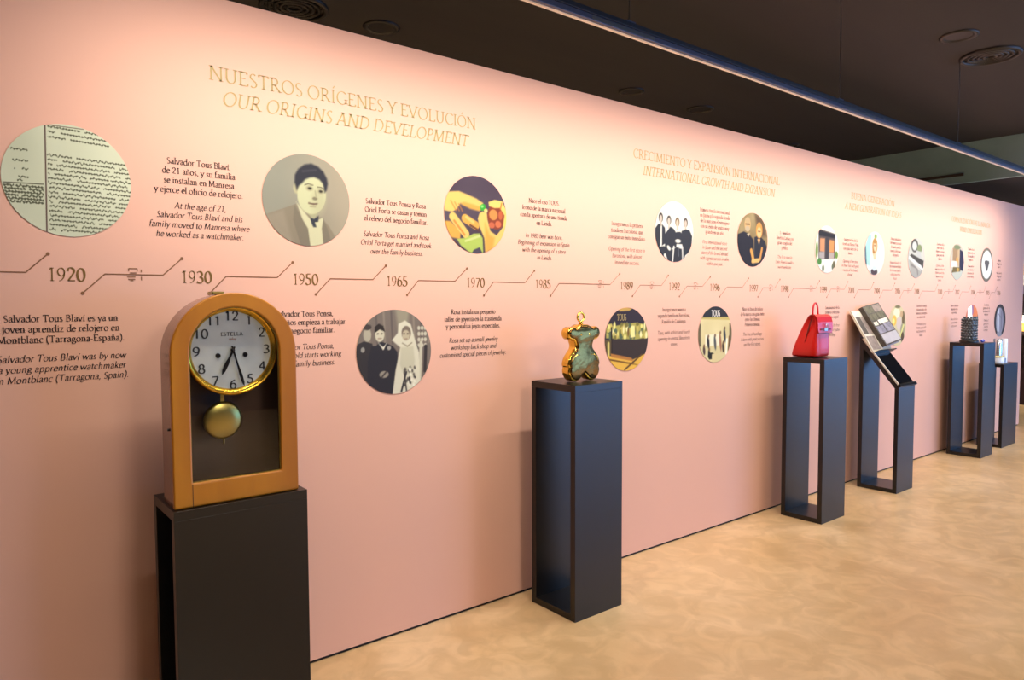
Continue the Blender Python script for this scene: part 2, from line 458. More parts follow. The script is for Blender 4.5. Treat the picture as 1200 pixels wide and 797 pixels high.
def smooth_pts(P, n=5):
    out = []
    for i in range(len(P) - 1):
        p0 = P[max(i - 1, 0)]; p1 = P[i]; p2 = P[i + 1]; p3 = P[min(i + 2, len(P) - 1)]
        for k in range(n):
            t = k / n
            out.append(tuple(0.5 * ((2 * p1[j]) + (-p0[j] + p2[j]) * t + (2 * p0[j] - 5 * p1[j] + 4 * p2[j] - p3[j]) * t * t + (-p0[j] + 3 * p1[j] - 3 * p2[j] + p3[j]) * t ** 3) for j in (0, 1)))
    out.append(P[-1])
    return out

_gc = {}
def glyph_mesh(ch, thick, thin, serif):
    key = (ch, thick, thin, serif)
    if key in _gc: return _gc[key]
    V = []; Fc = []
    wd, st = glyph_strokes(ch)
    def ribbon(P, closed=False):
        n0 = len(V)
        N = len(P)
        for i, p in enumerate(P):
            a = P[i - 1] if (i > 0 or closed) else p
            b = P[(i + 1) % N] if (i < N - 1 or closed) else p
            dx, dy = b[0] - a[0], b[1] - a[1]
            L = math.hypot(dx, dy) or 1
            dx /= L; dy /= L
            th = math.atan2(dy, dx)
            wdt = (thin + (thick - thin) * abs(math.sin(th - math.radians(16))) ** 1.4) / 2
            V.append((p[0] - dy * wdt, p[1] + dx * wdt)); V.append((p[0] + dy * wdt, p[1] - dx * wdt))
        for i in range(N - 1 + (1 if closed else 0)):
            j = (i + 1) % N
            Fc.append((n0 + 2 * i, n0 + 2 * i + 1, n0 + 2 * j + 1, n0 + 2 * j))
    def slab(x, y, up):
        h = thin * 1.0
        y0, y1 = (y - h, y) if up else (y, y + h)
        n0 = len(V)
        hw = thick * .5 + 6.5
        V.extend([(x - hw, y0), (x + hw, y0), (x + hw, y1), (x - hw, y1)])
        Fc.append((n0, n0 + 1, n0 + 2, n0 + 3))
    for s in st.split(';'):
        if not s: continue
        k, rest = s[0], s[2:]
        if k == 'a':
            cx, cy, rx, ry, a0, a1 = map(float, rest.split(','))
            n = max(6, int(abs(a1 - a0) / 22))
            full = abs(a1 - a0) >= 359
            rng = range(n) if full else range(n + 1)
            ribbon([(cx + rx * math.cos(math.radians(a0 + (a1 - a0) * i / n)), cy + ry * math.sin(math.radians(a0 + (a1 - a0) * i / n))) for i in rng], full)
        elif k == 'd':
            cx, cy, r = map(float, rest.split(','))
            n0 = len(V)
            for i in range(8): V.append((cx + r * math.cos(i * PI / 4), cy + r * math.sin(i * PI / 4)))
            Fc.append(tuple(range(n0, n0 + 8)))
        else:
            P = [tuple(map(float, q.split(','))) for q in rest.split()]
            if k == 'c': ribbon(smooth_pts(P, 4))
            else:
                ribbon(P)
                if serif:
                    if k in 'sb': slab(P[0][0], P[0][1], P[0][1] > P[-1][1])
                    if k == 's': slab(P[-1][0], P[-1][1], P[-1][1] > P[0][1])
    _gc[key] = (wd, V, Fc)
    return _gc[key]

def line_width(txt, em, track=0.0):
    return sum(glyph_strokes(c)[0] + track for c in txt) * em / 100

def lay(mb, txt, cx, z, em, thick=9, thin=3.6, italic=False, track=0.0, serif=True, width=None, y=-0.0012, xs=1.0):
    """one centred line on the wall plane (x, z), baseline z"""
    W0 = line_width(txt, em, track)
    if width: xs = width / W0
    x = cx - W0 * xs / 2
    for c in txt:
        wd, V, Fc = glyph_mesh(c, thick, thin, serif)
        sh = 0.21 if italic else 0.0
        k = em / 100
        mb.add([(x + (p[0] + sh * p[1]) * k * xs, y, z + p[1] * k) for p in V], Fc)
        x += (wd + track) * k * xs
    return mb

def flat(mb, name, material, parent=None):
    me = bpy.data.meshes.new(name)
    me.from_pydata(mb.v, [], mb.f)
    me.materials.append(material)
    o = bpy.data.objects.new(name, me)
    C.objects.link(o)
    if parent:
        o.parent = parent
        o.matrix_parent_inverse = Matrix.Translation(-Vector(WORLD_OF(parent)))
    return o

# ---- headings
def heading(es, en, cx, wes, zes, cx2, wen, zen, em, label):
    t = thing('wall_heading', label, 'wall lettering', (cx, 0, zes))
    flat(lay(MB(), es, cx, zes, em, 8.5, 3.6, width=wes), 'spanish_line', M['gold_text'], t)
    flat(lay(MB(), en, cx2, zen, em, 9, 4, italic=True, width=wen), 'english_line', M['gold_text'], t)
heading('NUESTROS ORÍGENES Y EVOLUCIÓN', 'OUR ORIGINS AND DEVELOPMENT', 1.492, 1.30, 2.487, 1.49, 1.20, 2.395, 0.082, 'gold serif heading NUESTROS ORÍGENES Y EVOLUCIÓN with its italic English line')
heading('CRECIMIENTO Y EXPANSIÓN INTERNACIONAL', 'INTERNATIONAL GROWTH AND EXPANSION', 4.17, 1.67, 2.497, 4.18, 1.51, 2.403, 0.082, 'gold heading CRECIMIENTO Y EXPANSIÓN INTERNACIONAL over its italic English line')
heading('BUENA GENERACIÓN', 'A NEW GENERATION OF IDEAS', 6.58, 0.86, 2.50, 6.60, 1.12, 2.405, 0.080, 'faint gold two-line heading, third along the wall, above the three colour pictures')
heading('CONSOLIDACIÓN DE LA MARCA', 'BRAND CONSOLIDATION', 8.98, 1.16, 2.465, 8.97, 0.66, 2.37, 0.076, 'faint gold two-line heading farthest along the wall, near its right end')

# ---- paragraphs
def para(x, ztop, es, en, label, pitch=0.0365, em=0.0345, fit=None, gap=0.045, heavy=11.0):
    fit = (fit or 1.0) * .90
    if x > 3: heavy = 7.5
    t = thing('wall_text', label, 'wall text', (x, 0, ztop))
    z = ztop - 0.008
    mb = MB()
    for s in es:
        lay(mb, s, x, z, em, heavy, 4.2, xs=fit); z -= pitch
    flat(mb, 'spanish_paragraph', M['text'], t)
    z -= gap - pitch * 0.3
    z += pitch * 0.0
    mb = MB()
    for s in en:
        lay(mb, s, x, z, em, heavy - 1.0, 4.0, italic=True, serif=False, xs=fit); z -= pitch
    flat(mb, 'english_paragraph', M['text'], t)

para(.327, 1.551, ['Salvador Tous Blaví es ya un', 'joven aprendiz de relojero en', 'Montblanc (Tarragona-España).'],
     ['Salvador Tous Blaví was by now', 'a young apprentice watchmaker', 'in Montblanc (Tarragona, Spain).'], 'dark serif paragraph about the young apprentice, under the 1920 date at the left edge', gap=.040)
para(.80, 2.149, ['Salvador Tous Blaví,', 'de 21 años, y su familia', 'se instalan en Manresa', 'y ejerce el oficio de relojero.'],
     ['At the age of 21,', 'Salvador Tous Blaví and his', 'family moved to Manresa where', 'he worked as a watchmaker.'], 'serif paragraph beginning "Salvador Tous Blaví, de 21 años" between manuscript and boy portrait', fit=.96, gap=.034)
para(1.22, 1.557, ['Salvador Tous Ponsa,', 'con 14 años empieza a trabajar', 'en el negocio familiar.'],
     ['Salvador Tous Ponsa,', '14 years old starts working', 'in the family business.'], 'serif paragraph partly hidden behind the wooden clock, under the 1950 date')
para(1.677, 2.070, ['Salvador Tous Ponsa y Rosa', 'Oriol Porta se casan y toman', 'el relevo del negocio familiar.'],
     ['Salvador Tous Ponsa and Rosa', 'Oriol Porta get married and took', 'over the family business.'], 'serif paragraph between the boy portrait and the jeweller-hands picture', pitch=.039, fit=.95)
para(2.12, 1.557, ['Rosa instala un pequeño', 'taller de joyería en la trastienda', 'y personaliza joyas especiales.'],
     ['Rosa set up a small jewelry', 'workshop back shop and', 'customised special pieces of jewelry.'], 'serif paragraph beginning "Rosa instala" right of the wedding picture', fit=.95)
para(2.605, 2.158, ['Nace el oso TOUS.', 'Icono de la marca nacional', 'con la apertura de una tienda', 'en Lleida.'],
     ['In 1985 bear was born.', 'Beginning of expansion in Spain', 'with the opening of a store', 'in Lleida.'], 'eight-line centred paragraph right of the jeweller-hands picture, ending in Lleida', pitch=.039, fit=.98)
para(3.285, 2.080, ['Inauguramos la primera', 'tienda en Barcelona, que', 'consigue un éxito inmediato.'],
     ['Opening of the first store in', 'Barcelona, with almost', 'immediate success.'], 'serif paragraph just left of the picture of four women', pitch=.040, fit=.98)
para(3.747, 1.555, ['Inauguramos nuestra', 'segunda tienda en Barcelona,', 'Rambla de Catalunya.'],
     ['Tous, with a third and fourth', 'opening in central Barcelona', 'stores.'], 'serif paragraph in lower row between the two shop-front pictures', pitch=.039, fit=.96)
para(4.186, 2.232, ['Primera tienda internacional', 'en Japón y la segunda tienda', 'de la marca en el extranjero', 'con un éxito de ventas muy', 'grande en un año.'],
     ['First international store', 'in Japan and the second', 'store of the brand abroad', 'with a great success in sales', 'within one year.'], 'ten-line paragraph between the four women and the elderly couple', pitch=.0365, fit=1.0)
para(4.664, 1.552, ['Nace la línea de bolsos', 'de la marca con gran éxito', 'entre las clientas.', 'Primeras tiendas.'],
     ['The line of handbags', 'is born with great success', 'and the first stores.'], 'serif paragraph right of the lower shop picture, left of the red backpack', pitch=.038, fit=.98)
para(5.095, 2.135, ['1.ª tienda en', 'América Latina con', 'gran acogida del', 'público.'],
     ['The first store in', 'Latin America with a', 'warm welcome.'], 'short paragraph right of the elderly couple, left of the shop-entrance picture', pitch=.038, fit=1.05)
para(5.86, 1.555, ['Lanzamiento de la', 'primera colección', 'de bolsos en piel.'],
     ['Launch of the first', 'collection of leather', 'handbags.'], 'paragraph partly behind the red backpack', pitch=.039, fit=1.1)
para(6.163, 2.140, ['Inauguración de la', 'tienda en Nueva York', 'con gran éxito de la', 'marca.'],
     ['Opening of the store', 'in New York with great', 'success of the brand', 'abroad.'], 'paragraph between the shop-entrance picture and the picture of the white-dressed woman', pitch=.038, fit=1.1)
para(6.563, 1.56, ['Nace el primer', 'perfume de la marca.'], ['The first perfume', 'of the brand is born.'], 'paragraph mostly hidden behind the newspapers on the lectern stand', pitch=.038, fit=1.0)
para(7.061, 2.196, ['Nueva embajadora', 'de la marca en todo', 'el mundo para las', 'nuevas colecciones', 'de joyería.'],
     ['New ambassador of', 'the brand worldwide', 'for the new jewelry', 'collections of the', 'house.'], 'ten-line paragraph left of the grey picture of jewellery boxes', pitch=.0375, fit=1.0)
para(7.689, 1.563, ['La marca cumple', 'noventa años de', 'historia y presenta', 'su exposición.'],
     ['The brand turns', 'ninety years old', 'and presents its', 'show.'], 'lower-row paragraph right of the newspaper lectern, on open wall', pitch=.0375, fit=1.2)
para(8.122, 2.200, ['Apertura de la', 'nueva sede en', 'Manresa con un', 'gran centro de', 'talleres.'],
     ['Opening of the', 'new head office in', 'Manresa with the', 'big workshops', 'centre.'], 'ten-line paragraph left of the small brown and navy picture', pitch=.0375, fit=1.1)
para(8.55, 1.56, ['Nueva colección', 'inspirada en la', 'arquitectura.'], ['New collection', 'inspired in the', 'architecture.'], 'lower-row paragraph just left of the dark studded tower', pitch=.0375, fit=1.1)
para(8.99, 2.188, ['Entrada de un', 'nuevo socio en', 'la compañía y', 'expansión.'],
     ['A new partner', 'enters the firm', 'and expansion', 'in new markets.'], 'paragraph between the brown and navy picture and the bear emblem roundel', pitch=.039, fit=1.1)
para(9.529, 1.565, ['La tercera', 'generación se', 'incorpora a la', 'empresa.'], ['The third', 'generation', 'joins the', 'company.'], 'lower-row paragraph left of the oval dark-rimmed picture above the silver bottle', pitch=.0375, fit=1.3)
para(9.915, 2.095, ['Nueva', 'imagen de', 'marca.'], ['New brand', 'image and', 'concept.'], 'short rightmost paragraph on the wall, right of the bear emblem roundel', pitch=.039, fit=1.3)

# ---- timeline
ZT = 1.714
ORD = ['first', 'second', 'third', 'fourth', 'fifth', 'sixth', 'seventh', 'eighth', 'ninth', 'tenth', 'eleventh', 'twelfth', 'thirteenth', 'fourteenth', 'fifteenth', 'sixteenth', 'seventeenth', 'eighteenth', 'nineteenth', 'twentieth', 'last']
years = [(.342, '1920'), (.777, '1930'), (1.223, '1950'), (1.674, '1965'), (2.132, '1970'), (2.594, '1985'), (3.280, '1989'), (3.745, '1992'), (4.19, '1996'), (4.67, '1997'), (5.10, '1998'),
         (5.70, '1999'), (6.19, '2001'), (6.68, '2004'), (7.12, '2006'), (7.56, '2008'), (8.14, '2010'), (8.62, '2012'), (9.08, '2014'), (9.55, '2015'), (9.93, '2016')]
for x, s in years:
    mb = MB()
    em = .070
    lay(mb, s[:2], x - .0295, ZT - .028, em, 8, 3.4, width=.056)
    lay(mb, s[2:], x + .0295, ZT - .028, em, 13, 4.5, width=.060)
    tag(flat(mb, 'year_numeral', M['year_text']), 'bronze serif date %s, %s date from the left on the timeline' % (s, ORD[[q[1] for q in years].index(s)]), 'numeral', 'timeline dates')
knees = [(None, None, .223, .289), (.39, .462, .657, .726), (.824, .891, 1.10, 1.168), (1.27, 1.338, 1.548, 1.616), (1.728, 1.791, 2.005, 2.079), (2.186, 2.248, 2.464, 2.531),
         (2.651, 2.716, 3.135, 3.218), (3.335, 3.407, 3.614, 3.682), (3.799, 3.88, 4.049, 4.135), (4.247, 4.337, 4.528, 4.603), (4.729, 4.80, 4.96, 5.03)]
for a, b in zip([5.10, 5.70, 6.19, 6.68, 7.12, 7.56, 8.14, 8.62, 9.08, 9.55], [5.70, 6.19, 6.68, 7.12, 7.56, 8.14, 8.62, 9.08, 9.55, 9.93]):
    knees.append((a + .06, a + .13, b - .13, b - .065))
def seg(mb, p, q, wd=.0042):
    if p[0] > 3: wd *= .7
    d = Vector((q[0] - p[0], q[1] - p[1])).normalized() * wd / 2
    n = len(mb.v)
    mb.v += [(p[0] - d.y, -.0012, p[1] + d.x), (p[0] + d.y, -.0012, p[1] - d.x), (q[0] + d.y, -.0012, q[1] - d.x), (q[0] - d.y, -.0012, q[1] + d.x)]
    mb.f.append((n, n + 1, n + 2, n + 3))
def dot(x, z, r=.0062):
    return MB().add([(x + r * math.cos(a * PI / 7), -.0014, z + r * math.sin(a * PI / 7)) for a in range(14)], [tuple(range(14))])
for i, (a, b, c_, d) in enumerate(knees):
    nx = years[min(i, len(years) - 1)][1]
    lab = 'stub of bronze line running out at the left edge before the %s date' % nx if i == 0 else '%s stepped bronze line from the left, between the %s and %s dates' % (ORD[i], years[i - 1][1], nx)
    lab0 = 'thin bronze stepped line left of the %s date' % nx if i == 0 else 'thin bronze stepped line between the %s and %s dates' % (years[i - 1][1], nx)
    t = thing('timeline_step', lab, 'printed line', (c_, 0, ZT), 'timeline steps')
    mb = MB()
    if a is not None: seg(mb, (a, ZT - .07), (b, ZT)); seg(mb, (b, ZT), (c_, ZT))
    else: seg(mb, (-.35, ZT), (c_, ZT))
    seg(mb, (c_, ZT), (d, ZT + .066))
    flat(mb, 'line', M['line'], t)
    if a is not None: flat(dot(a, ZT - .07), 'dot', M['line'], t)
    flat(dot(d, ZT + .066), 'dot', M['line'], t)
for ki, (x, nm) in enumerate([(.555, '1930'), (3.05, '1989'), (3.52, '1992'), (3.97, '1996'), (4.90, '1998'), (5.50, '1999'), (5.95, '2001'), (7.36, '2008'), (8.38, '2012'), (9.30, '2015')]):
    mb = MB()
    for (p, q) in [((-.02, .03), (.018, .03)), ((-.02, .03), (-.02, .016)), ((.018, .03), (.018, .016)), ((-.014, .008), (.014, .008)), ((-.028, -.012), (.01, -.012)), ((-.024, -.024), (.008, -.024)),
                   ((-.014, -.03), (.0, -.03)), ((.036, .026), (.036, .012)), ((.036, -.01), (.036, -.028))]:
        seg(mb, (x + p[0] * .75, ZT + p[1] * .75), (x + q[0] * .75, ZT + q[1] * .75), .0038)
    tag(flat(mb, 'timeline_icon', M['line']), '%s small bronze bracket emblem from the left, just before the %s date' % (ORD[ki], nm), 'emblem', 'timeline emblems')

# ------------------------------------------------------------------ round picture prints
class Pic:
    ink = None  # own colour gain against the lamp wash, replacing the row's
    def __init__(s, n, bg):
        s.n = n
        g = np.linspace(-1, 1, n + 1)
        A, B = np.meshgrid(g, g, indexing='xy')
        s.u = A * np.sqrt(1 - B * B / 2)
        s.v = B * np.sqrt(1 - A * A / 2)
        s.c = np.zeros(s.u.shape + (3,)) + np.array(bg, float)
        s.px = 2.0 / n
    def put(s, mask, col, al=1.0):
        mask = (np.clip(mask, 0, 1) * al)[..., None]
        s.c = s.c * (1 - mask) + np.array(col, float) * mask
        return s
    def ell(s, cx, cy, rx, ry, col, rot=0, al=1, soft=None):
        c, n_ = math.cos(math.radians(rot)), math.sin(math.radians(rot))
        du, dv = s.u - cx, s.v - cy
        a = (du * c + dv * n_) / rx; b = (-du * n_ + dv * c) / ry
        d = (1 - np.sqrt(a * a + b * b)) * min(rx, ry)
        k = soft or s.px
        return s.put(d / k + .5, col, al)
    def poly(s, P, col, al=1, soft=None):
        inside = np.zeros(s.u.shape, bool)
        dist = np.full(s.u.shape, 9.0)
        for (x0, y0), (x1, y1) in zip(P, P[1:] + P[:1]):
            cond = ((y0 > s.v) != (y1 > s.v))
            with np.errstate(divide='ignore', invalid='ignore'):
                xi = (x1 - x0) * (s.v - y0) / ((y1 - y0) if y1 != y0 else 1e-9) + x0
            inside ^= cond & (s.u < xi)
            L2 = (x1 - x0) ** 2 + (y1 - y0) ** 2 + 1e-12
            t = np.clip(((s.u - x0) * (x1 - x0) + (s.v - y0) * (y1 - y0)) / L2, 0, 1)
            dist = np.minimum(dist, np.hypot(s.u - x0 - t * (x1 - x0), s.v - y0 - t * (y1 - y0)))
        k = soft or s.px
        return s.put(np.where(inside, dist, -dist) / k + .5, col, al)
    def line(s, P, w_, col, al=1):
        for (x0, y0), (x1, y1) in zip(P, P[1:]):
            L2 = (x1 - x0) ** 2 + (y1 - y0) ** 2 + 1e-12
            t = np.clip(((s.u - x0) * (x1 - x0) + (s.v - y0) * (y1 - y0)) / L2, 0, 1)
            d = np.hypot(s.u - x0 - t * (x1 - x0), s.v - y0 - t * (y1 - y0))
            s.put((w_ / 2 - d) / s.px + .5, col, al)
        return s
    def mottle(s, amp, f=9, seed=0):
        r = np.random.RandomState(seed)
        acc = np.zeros(s.u.shape)
        for k in range(8):
            a = r.rand() * 6.28; ff = f * (0.5 + r.rand() * 1.5)
            acc += np.sin(ff * (s.u * math.cos(a) + s.v * math.sin(a)) + r.rand() * 6.28)
        s.c = np.clip(s.c + (acc / 2.8 * amp)[..., None], 0, 255)
        return s
    def build(s, cx, cz, r, label, cat='picture', rim=None):
        n = s.n
        N = (n + 1) ** 2
        th = .003
        P = np.stack([cx + s.u * r, np.full(s.u.shape, -th), cz + s.v * r], -1).reshape(-1, 3)
        idx = np.arange(N).reshape(n + 1, n + 1)
        F_ = np.stack([idx[:-1, :-1], idx[:-1, 1:], idx[1:, 1:], idx[1:, :-1]], -1).reshape(-1, 4).tolist()
        border = list(idx[0, :]) + list(idx[1:, -1]) + list(idx[-1, -2::-1]) + list(idx[-2:0, 0])
        V = P.tolist()
        b0 = len(V)
        for i in border: V.append((V[i][0], 0.0005, V[i][2]))
        k = len(border)
        for i in range(k): F_.append((border[i], b0 + i, b0 + (i + 1) % k, border[(i + 1) % k]))
        me = bpy.data.meshes.new('picture_disc')
        me.from_pydata(V, [], F_)
        me.materials.append(M['print'])
        ca = me.color_attributes.new('print', 'FLOAT_COLOR', 'POINT')
        c = s.c.reshape(-1, 3) / 255
        c = np.vstack([c, c[border]])
        lin = np.where(c <= 0.04045, c / 12.92, ((c + .055) / 1.055) ** 2.4)
        lin = lin * (s.ink if s.ink is not None else WASH_GAIN_HIGH if cz > 1.7 else WASH_GAIN_LOW)
        ca.data.foreach_set('color', np.hstack([lin, np.ones((len(lin), 1))]).astype(np.float32).ravel())
        o = bpy.data.objects.new('picture_disc', me)
        C.objects.link(o)
        return tag(o, label, cat)

PR = .196
WASH_GAIN_HIGH, WASH_GAIN_LOW = np.array([.60, .62, .60]), np.array([.86, .90, .90])   # print colours scaled to offset the stronger lamp wash on the upper row
# A: handwritten register page
p = Pic(190, (214, 218, 192))
p.ink = np.array([.80, .82, .82])  # lighter colour gain, offsetting the weaker lamp wash at the left end
p.mottle(5, 4, 3)
rs = np.random.RandomState(4)
def script(p, x0, x1, z, amp, seed, col=(72, 74, 56), thick=.0105, slope=-.02, dens=1.25, f=70):
    r = np.random.RandomState(seed)
    u = p.u
    w_ = amp * (np.sin(u * f + r.rand() * 6) * .6 + np.sin(u * f * 1.73 + r.rand() * 6) * .4) * (0.6 + .4 * np.sin(u * 9 + r.rand() * 6))
    zz = z + slope * (u - x0) + w_
    grad = np.abs(np.cos(u * f + r.rand() * 6)) * .9 + .4
    gate = (np.sin(u * 21 + r.rand() * 6) + np.sin(u * 13.7 + r.rand() * 6) > -1.2 * dens).astype(float)
    mask = (thick * grad * 1.2 - np.abs(p.v - zz)) / p.px + .5
    mask = np.clip(mask, 0, 1) * (u > x0) * (u < x1) * gate
    p.put(mask, col, .85)
for k in range(3): script(p, -.30, .66, .93 - k * .09, .013, 30 + k, slope=-.05)
for k in range(17): script(p, -.32, 1.0, .43 - k * .082, .024, k, slope=-.035 if k < 10 else -.03)
for k, z in enumerate([.47, .28, .14, .0, -.06]): script(p, -.85 + .02 * k, -.60, z, .016, 50 + k, dens=.4, slope=0)
for k in range(6): script(p, -.97, -.39, -.16 - k * .055, .02, 60 + k, slope=0, thick=.014)
p.line([(-.97, -.12), (-.39, -.10)], .016, (70, 66, 50))
p.line([(-.335, 1), (-.365, -1)], .022, (92, 66, 62))
p.line([(-.335, .955), (.25, .955)], .012, (92, 66, 62))
p.build(.36, 2.040, PR, 'round print of a handwritten register page, leftmost picture on the wall')
# B: boy
p = Pic(100, (160, 158, 146))
p.put((p.u + .6) / 1.4, (178, 166, 148)).mottle(3, 3, 1)
p.poly([(-.90, -.36), (-.60, -.24), (-.26, -.10), (0, -.3), (.3, -.35), (.50, -.55), (.72, -.9), (.4, -1.2), (-1, -1.2)], (152, 140, 124))
p.poly([(-.95, -.4), (-.55, -.26), (-.45, -.6), (-.3, -1.1), (-1, -1)], (164, 152, 136), soft=.1)
p.poly([(-.26, -.06), (-.18, -.16), (.12, -.48), (.34, -.36), (.42, -.6), (.40, -1.1), (.05, -1.1), (-.05, -.62)], (222, 218, 184))
p.poly([(-.30, -.12), (-.18, -.34), (.0, -.62), (.06, -1.1), (-.14, -1.1), (-.34, -.45)], (138, 128, 114))
p.poly([(.36, -.38), (.46, -.60), (.54, -.9), (.36, -1.1), (.32, -.6)], (138, 128, 114))
p.poly([(-.12, .1), (-.2, -.12), (.14, -.42), (.26, -.2)], (182, 180, 148))
p.ell(-.25, .24, .07, .12, (196, 190, 156))
p.ell(.10, .12, .33, .42, (216, 216, 178), -8)
p.ell(.26, .0, .16, .30, (196, 192, 158), -8, al=.6, soft=.15)
p.poly([(-.24, .20), (-.29, .36), (-.28, .52), (-.20, .66), (-.06, .77), (.10, .81), (.26, .76), (.38, .66), (.46, .52), (.48, .40), (.45, .26), (.40, .20), (.385, .30), (.36, .40), (.28, .48), (.16, .52), (.06, .50), (-.04, .45), (-.12, .36), (-.19, .30)], (58, 58, 70), soft=.05)
p.line([(-.1, .62), (.2, .68)], .05, (84, 84, 98), .5)
p.ell(.05, .265, .07, .05, (168, 160, 132), soft=.05); p.ell(.31, .22, .06, .045, (168, 160, 132), soft=.05); p.ell(.06, .265, .045, .026, (58, 54, 50)); p.ell(.31, .22, .04, .026, (58, 54, 50))
p.line([(-.06, .33), (.02, .36), (.13, .34)], .022, (110, 102, 86)); p.line([(.24, .31), (.32, .31), (.39, .27)], .022, (110, 102, 86))
p.ell(.17, .05, .06, .035, (140, 132, 110)); p.line([(.18, .22), (.20, .08)], .03, (180, 174, 142))
p.line([(.03, -.06), (.13, -.075), (.22, -.06)], .035, (120, 96, 84)); p.line([(.06, -.13), (.18, -.13)], .03, (176, 168, 138))
p.poly([(.05, -.38), (.15, -.40), (.25, -.32), (.24, -.46), (.16, -.47), (.20, -.58), (.12, -.58), (.08, -.5)], (62, 66, 80))
p.build(1.239, 2.05, PR, 'round grey portrait of a boy in suit and dark bow tie')
# C: wedding
p = Pic(100, (120, 108, 102))
for k in range(9): p.line([(-.7 + .2 * k, 1.1), (-.66 + .2 * k, .2)], .05, (88, 80, 78) if k % 2 else (150, 138, 124), .6)
p.poly([(.02, 1), (.4, 1), (.35, .6), (.1, .5)], (150, 142, 124), soft=.1)
p.ell(-.72, .42, .10, .16, (176, 168, 150)); p.ell(-.72, .60, .11, .07, (70, 62, 62))
p.poly([(-1, .2), (-.8, .28), (-.6, .22), (-.45, -.2), (-.6, -1), (-1.1, -1)], (56, 52, 56))
for k in range(12): p.ell(.66 + .09 * (k % 3), .55 - .14 * (k // 3), .04, .05, (196, 190, 172))
p.line([(.72, .2), (.66, -.9)], .08, (198, 192, 172)); p.line([(.60, .1), (.58, -.9)], .07, (40, 36, 40)); p.line([(.85, .1), (.82, -.5)], .09, (60, 54, 56))
p.poly([(-.62, .16), (-.5, .16), (-.38, .26), (-.2, .2), (-.06, .14), (.06, 0), (.08, -.25), (.0, -.45), (-.05, -1.1), (-.75, -1.1), (-.72, -.2)], (48, 46, 54))
p.ell(-.40, .42, .12, .17, (206, 198, 176)); p.poly([(-.53, .46), (-.53, .60), (-.42, .68), (-.30, .62), (-.26, .48), (-.4, .54)], (50, 44, 44))
p.ell(-.45, .44, .025, .018, (90, 80, 76)); p.ell(-.35, .44, .025, .018, (90, 80, 76)); p.line([(-.44, .33), (-.36, .33)], .02, (130, 100, 96))
p.poly([(-.45, .24), (-.31, .05), (-.22, .22), (-.3, .14), (-.32, .13)], (226, 220, 204)); p.ell(-.16, .10, .05, .05, (160, 154, 148)); p.ell(-.84, .08, .05, .06, (150, 146, 140))
p.ell(-.30, -.52, .12, .08, (150, 140, 128)); p.line([(-.36, -.58), (-.24, -.46)], .04, (74, 66, 66))
p.poly([(-.08, .28), (.08, .45), (.10, .66), (.28, .74), (.44, .64), (.54, .3), (.66, -.05), (.68, -.9), (.3, -1.1), (-.1, -1.1), (.02, -.4), (.14, .1)], (214, 208, 188), soft=.03)
p.poly([(.16, .10), (.50, .12), (.54, -.25), (.48, -.6), (.2, -.5), (.12, -.3)], (196, 190, 168), soft=.05)
p.ell(.31, .44, .13, .17, (122, 108, 98)); p.ell(.30, .38, .10, .13, (186, 174, 150)); p.ell(.25, .42, .025, .018, (80, 68, 62)); p.ell(.35, .42, .025, .018, (80, 68, 62)); p.line([(.27, .30), (.33, .30)], .02, (140, 110, 100))
p.line([(.20, .20), (.34, .12), (.46, .20)], .03, (150, 142, 124))
for k in range(26): p.ell(.22 + .32 * rs.rand() - .1 * 0, -.40 - .42 * rs.rand(), .028, .045, [(56, 52, 56), (232, 226, 210), (96, 90, 86)][k % 3], 40 * rs.rand())
p.line([(.30, -.5), (.16, -.95)], .05, (60, 56, 60)); p.line([(.24, -.5), (.30, -.95)], .04, (66, 60, 62))
p.build(1.658, 1.374, .2, 'round black-and-white wedding picture of a couple arm in arm')
# D: hands with green stone
p = Pic(90, (88, 74, 92))
p.mottle(5, 3, 5)
Y, Y2, O1, OD = (246, 206, 120), (236, 176, 86), (214, 132, 62), (112, 66, 56)
p.poly([(-1.1, .55), (-.86, .52), (-.55, .56), (-.3, .50), (.0, .42), (.22, .32), (.26, .20), (.12, .14), (-.15, .17), (-.5, .26), (-.62, .1), (-.75, .02), (-1.1, .05)], Y, soft=.04)
p.poly([(-.5, .24), (-.2, .14), (.1, .10), (.2, .2), (-.1, .26), (-.4, .30)], Y2, soft=.05)
for a in range(3): p.line([(-.8 + .12 * a, .30 - .03 * a), (-.64 + .1 * a, .06)], .03, O1, .8)
p.poly([(-1.1, -.22), (-.82, -.22), (-.5, -.45), (-.52, -.66), (-.9, -.62), (-1.1, -.4)], Y2, soft=.05)
p.line([(-.74, -.10), (-.34, -.52)], .22, Y); p.line([(-.70, -.20), (-.38, -.54)], .06, O1, .8)
p.line([(-.36, -.12), (-.02, -.28)], .22, Y2); p.line([(-.32, -.08), (-.1, -.2)], .08, Y)
p.line([(-.2, -.28), (.08, -.40)], .05, OD)
p.poly([(.10, .04), (.20, .1), (.34, .08), (.36, -.1), (.46, -.4), (.66, -.5), (.95, -.2), (1.1, -.4), (.6, -1.1), (.3, -1.1), (.26, -.6), (.1, -.3), (.05, -.1)], Y, soft=.03)
p.poly([(.28, -.2), (.44, -.5), (.6, -.56), (.5, -1.1), (.3, -1.1), (.28, -.6)], Y2, soft=.1)
p.ell(.66, .0, .30, .34, (150, 70, 52)); p.ell(.56, .04, .14, .14, (226, 150, 84)); p.ell(.72, -.20, .10, .09, (222, 120, 84)); p.ell(.50, -.24, .10, .08, (214, 110, 80)); p.ell(.80, .04, .07, .12, (206, 104, 70))
p.poly([(.40, .36), (.60, .44), (.86, .42), (1.05, .1), (1.1, -.3), (.88, -.25), (.94, .05), (.78, .24), (.6, .22), (.42, .26)], (250, 214, 122), soft=.03)
p.line([(.84, .36), (.80, .22)], .04, O1)
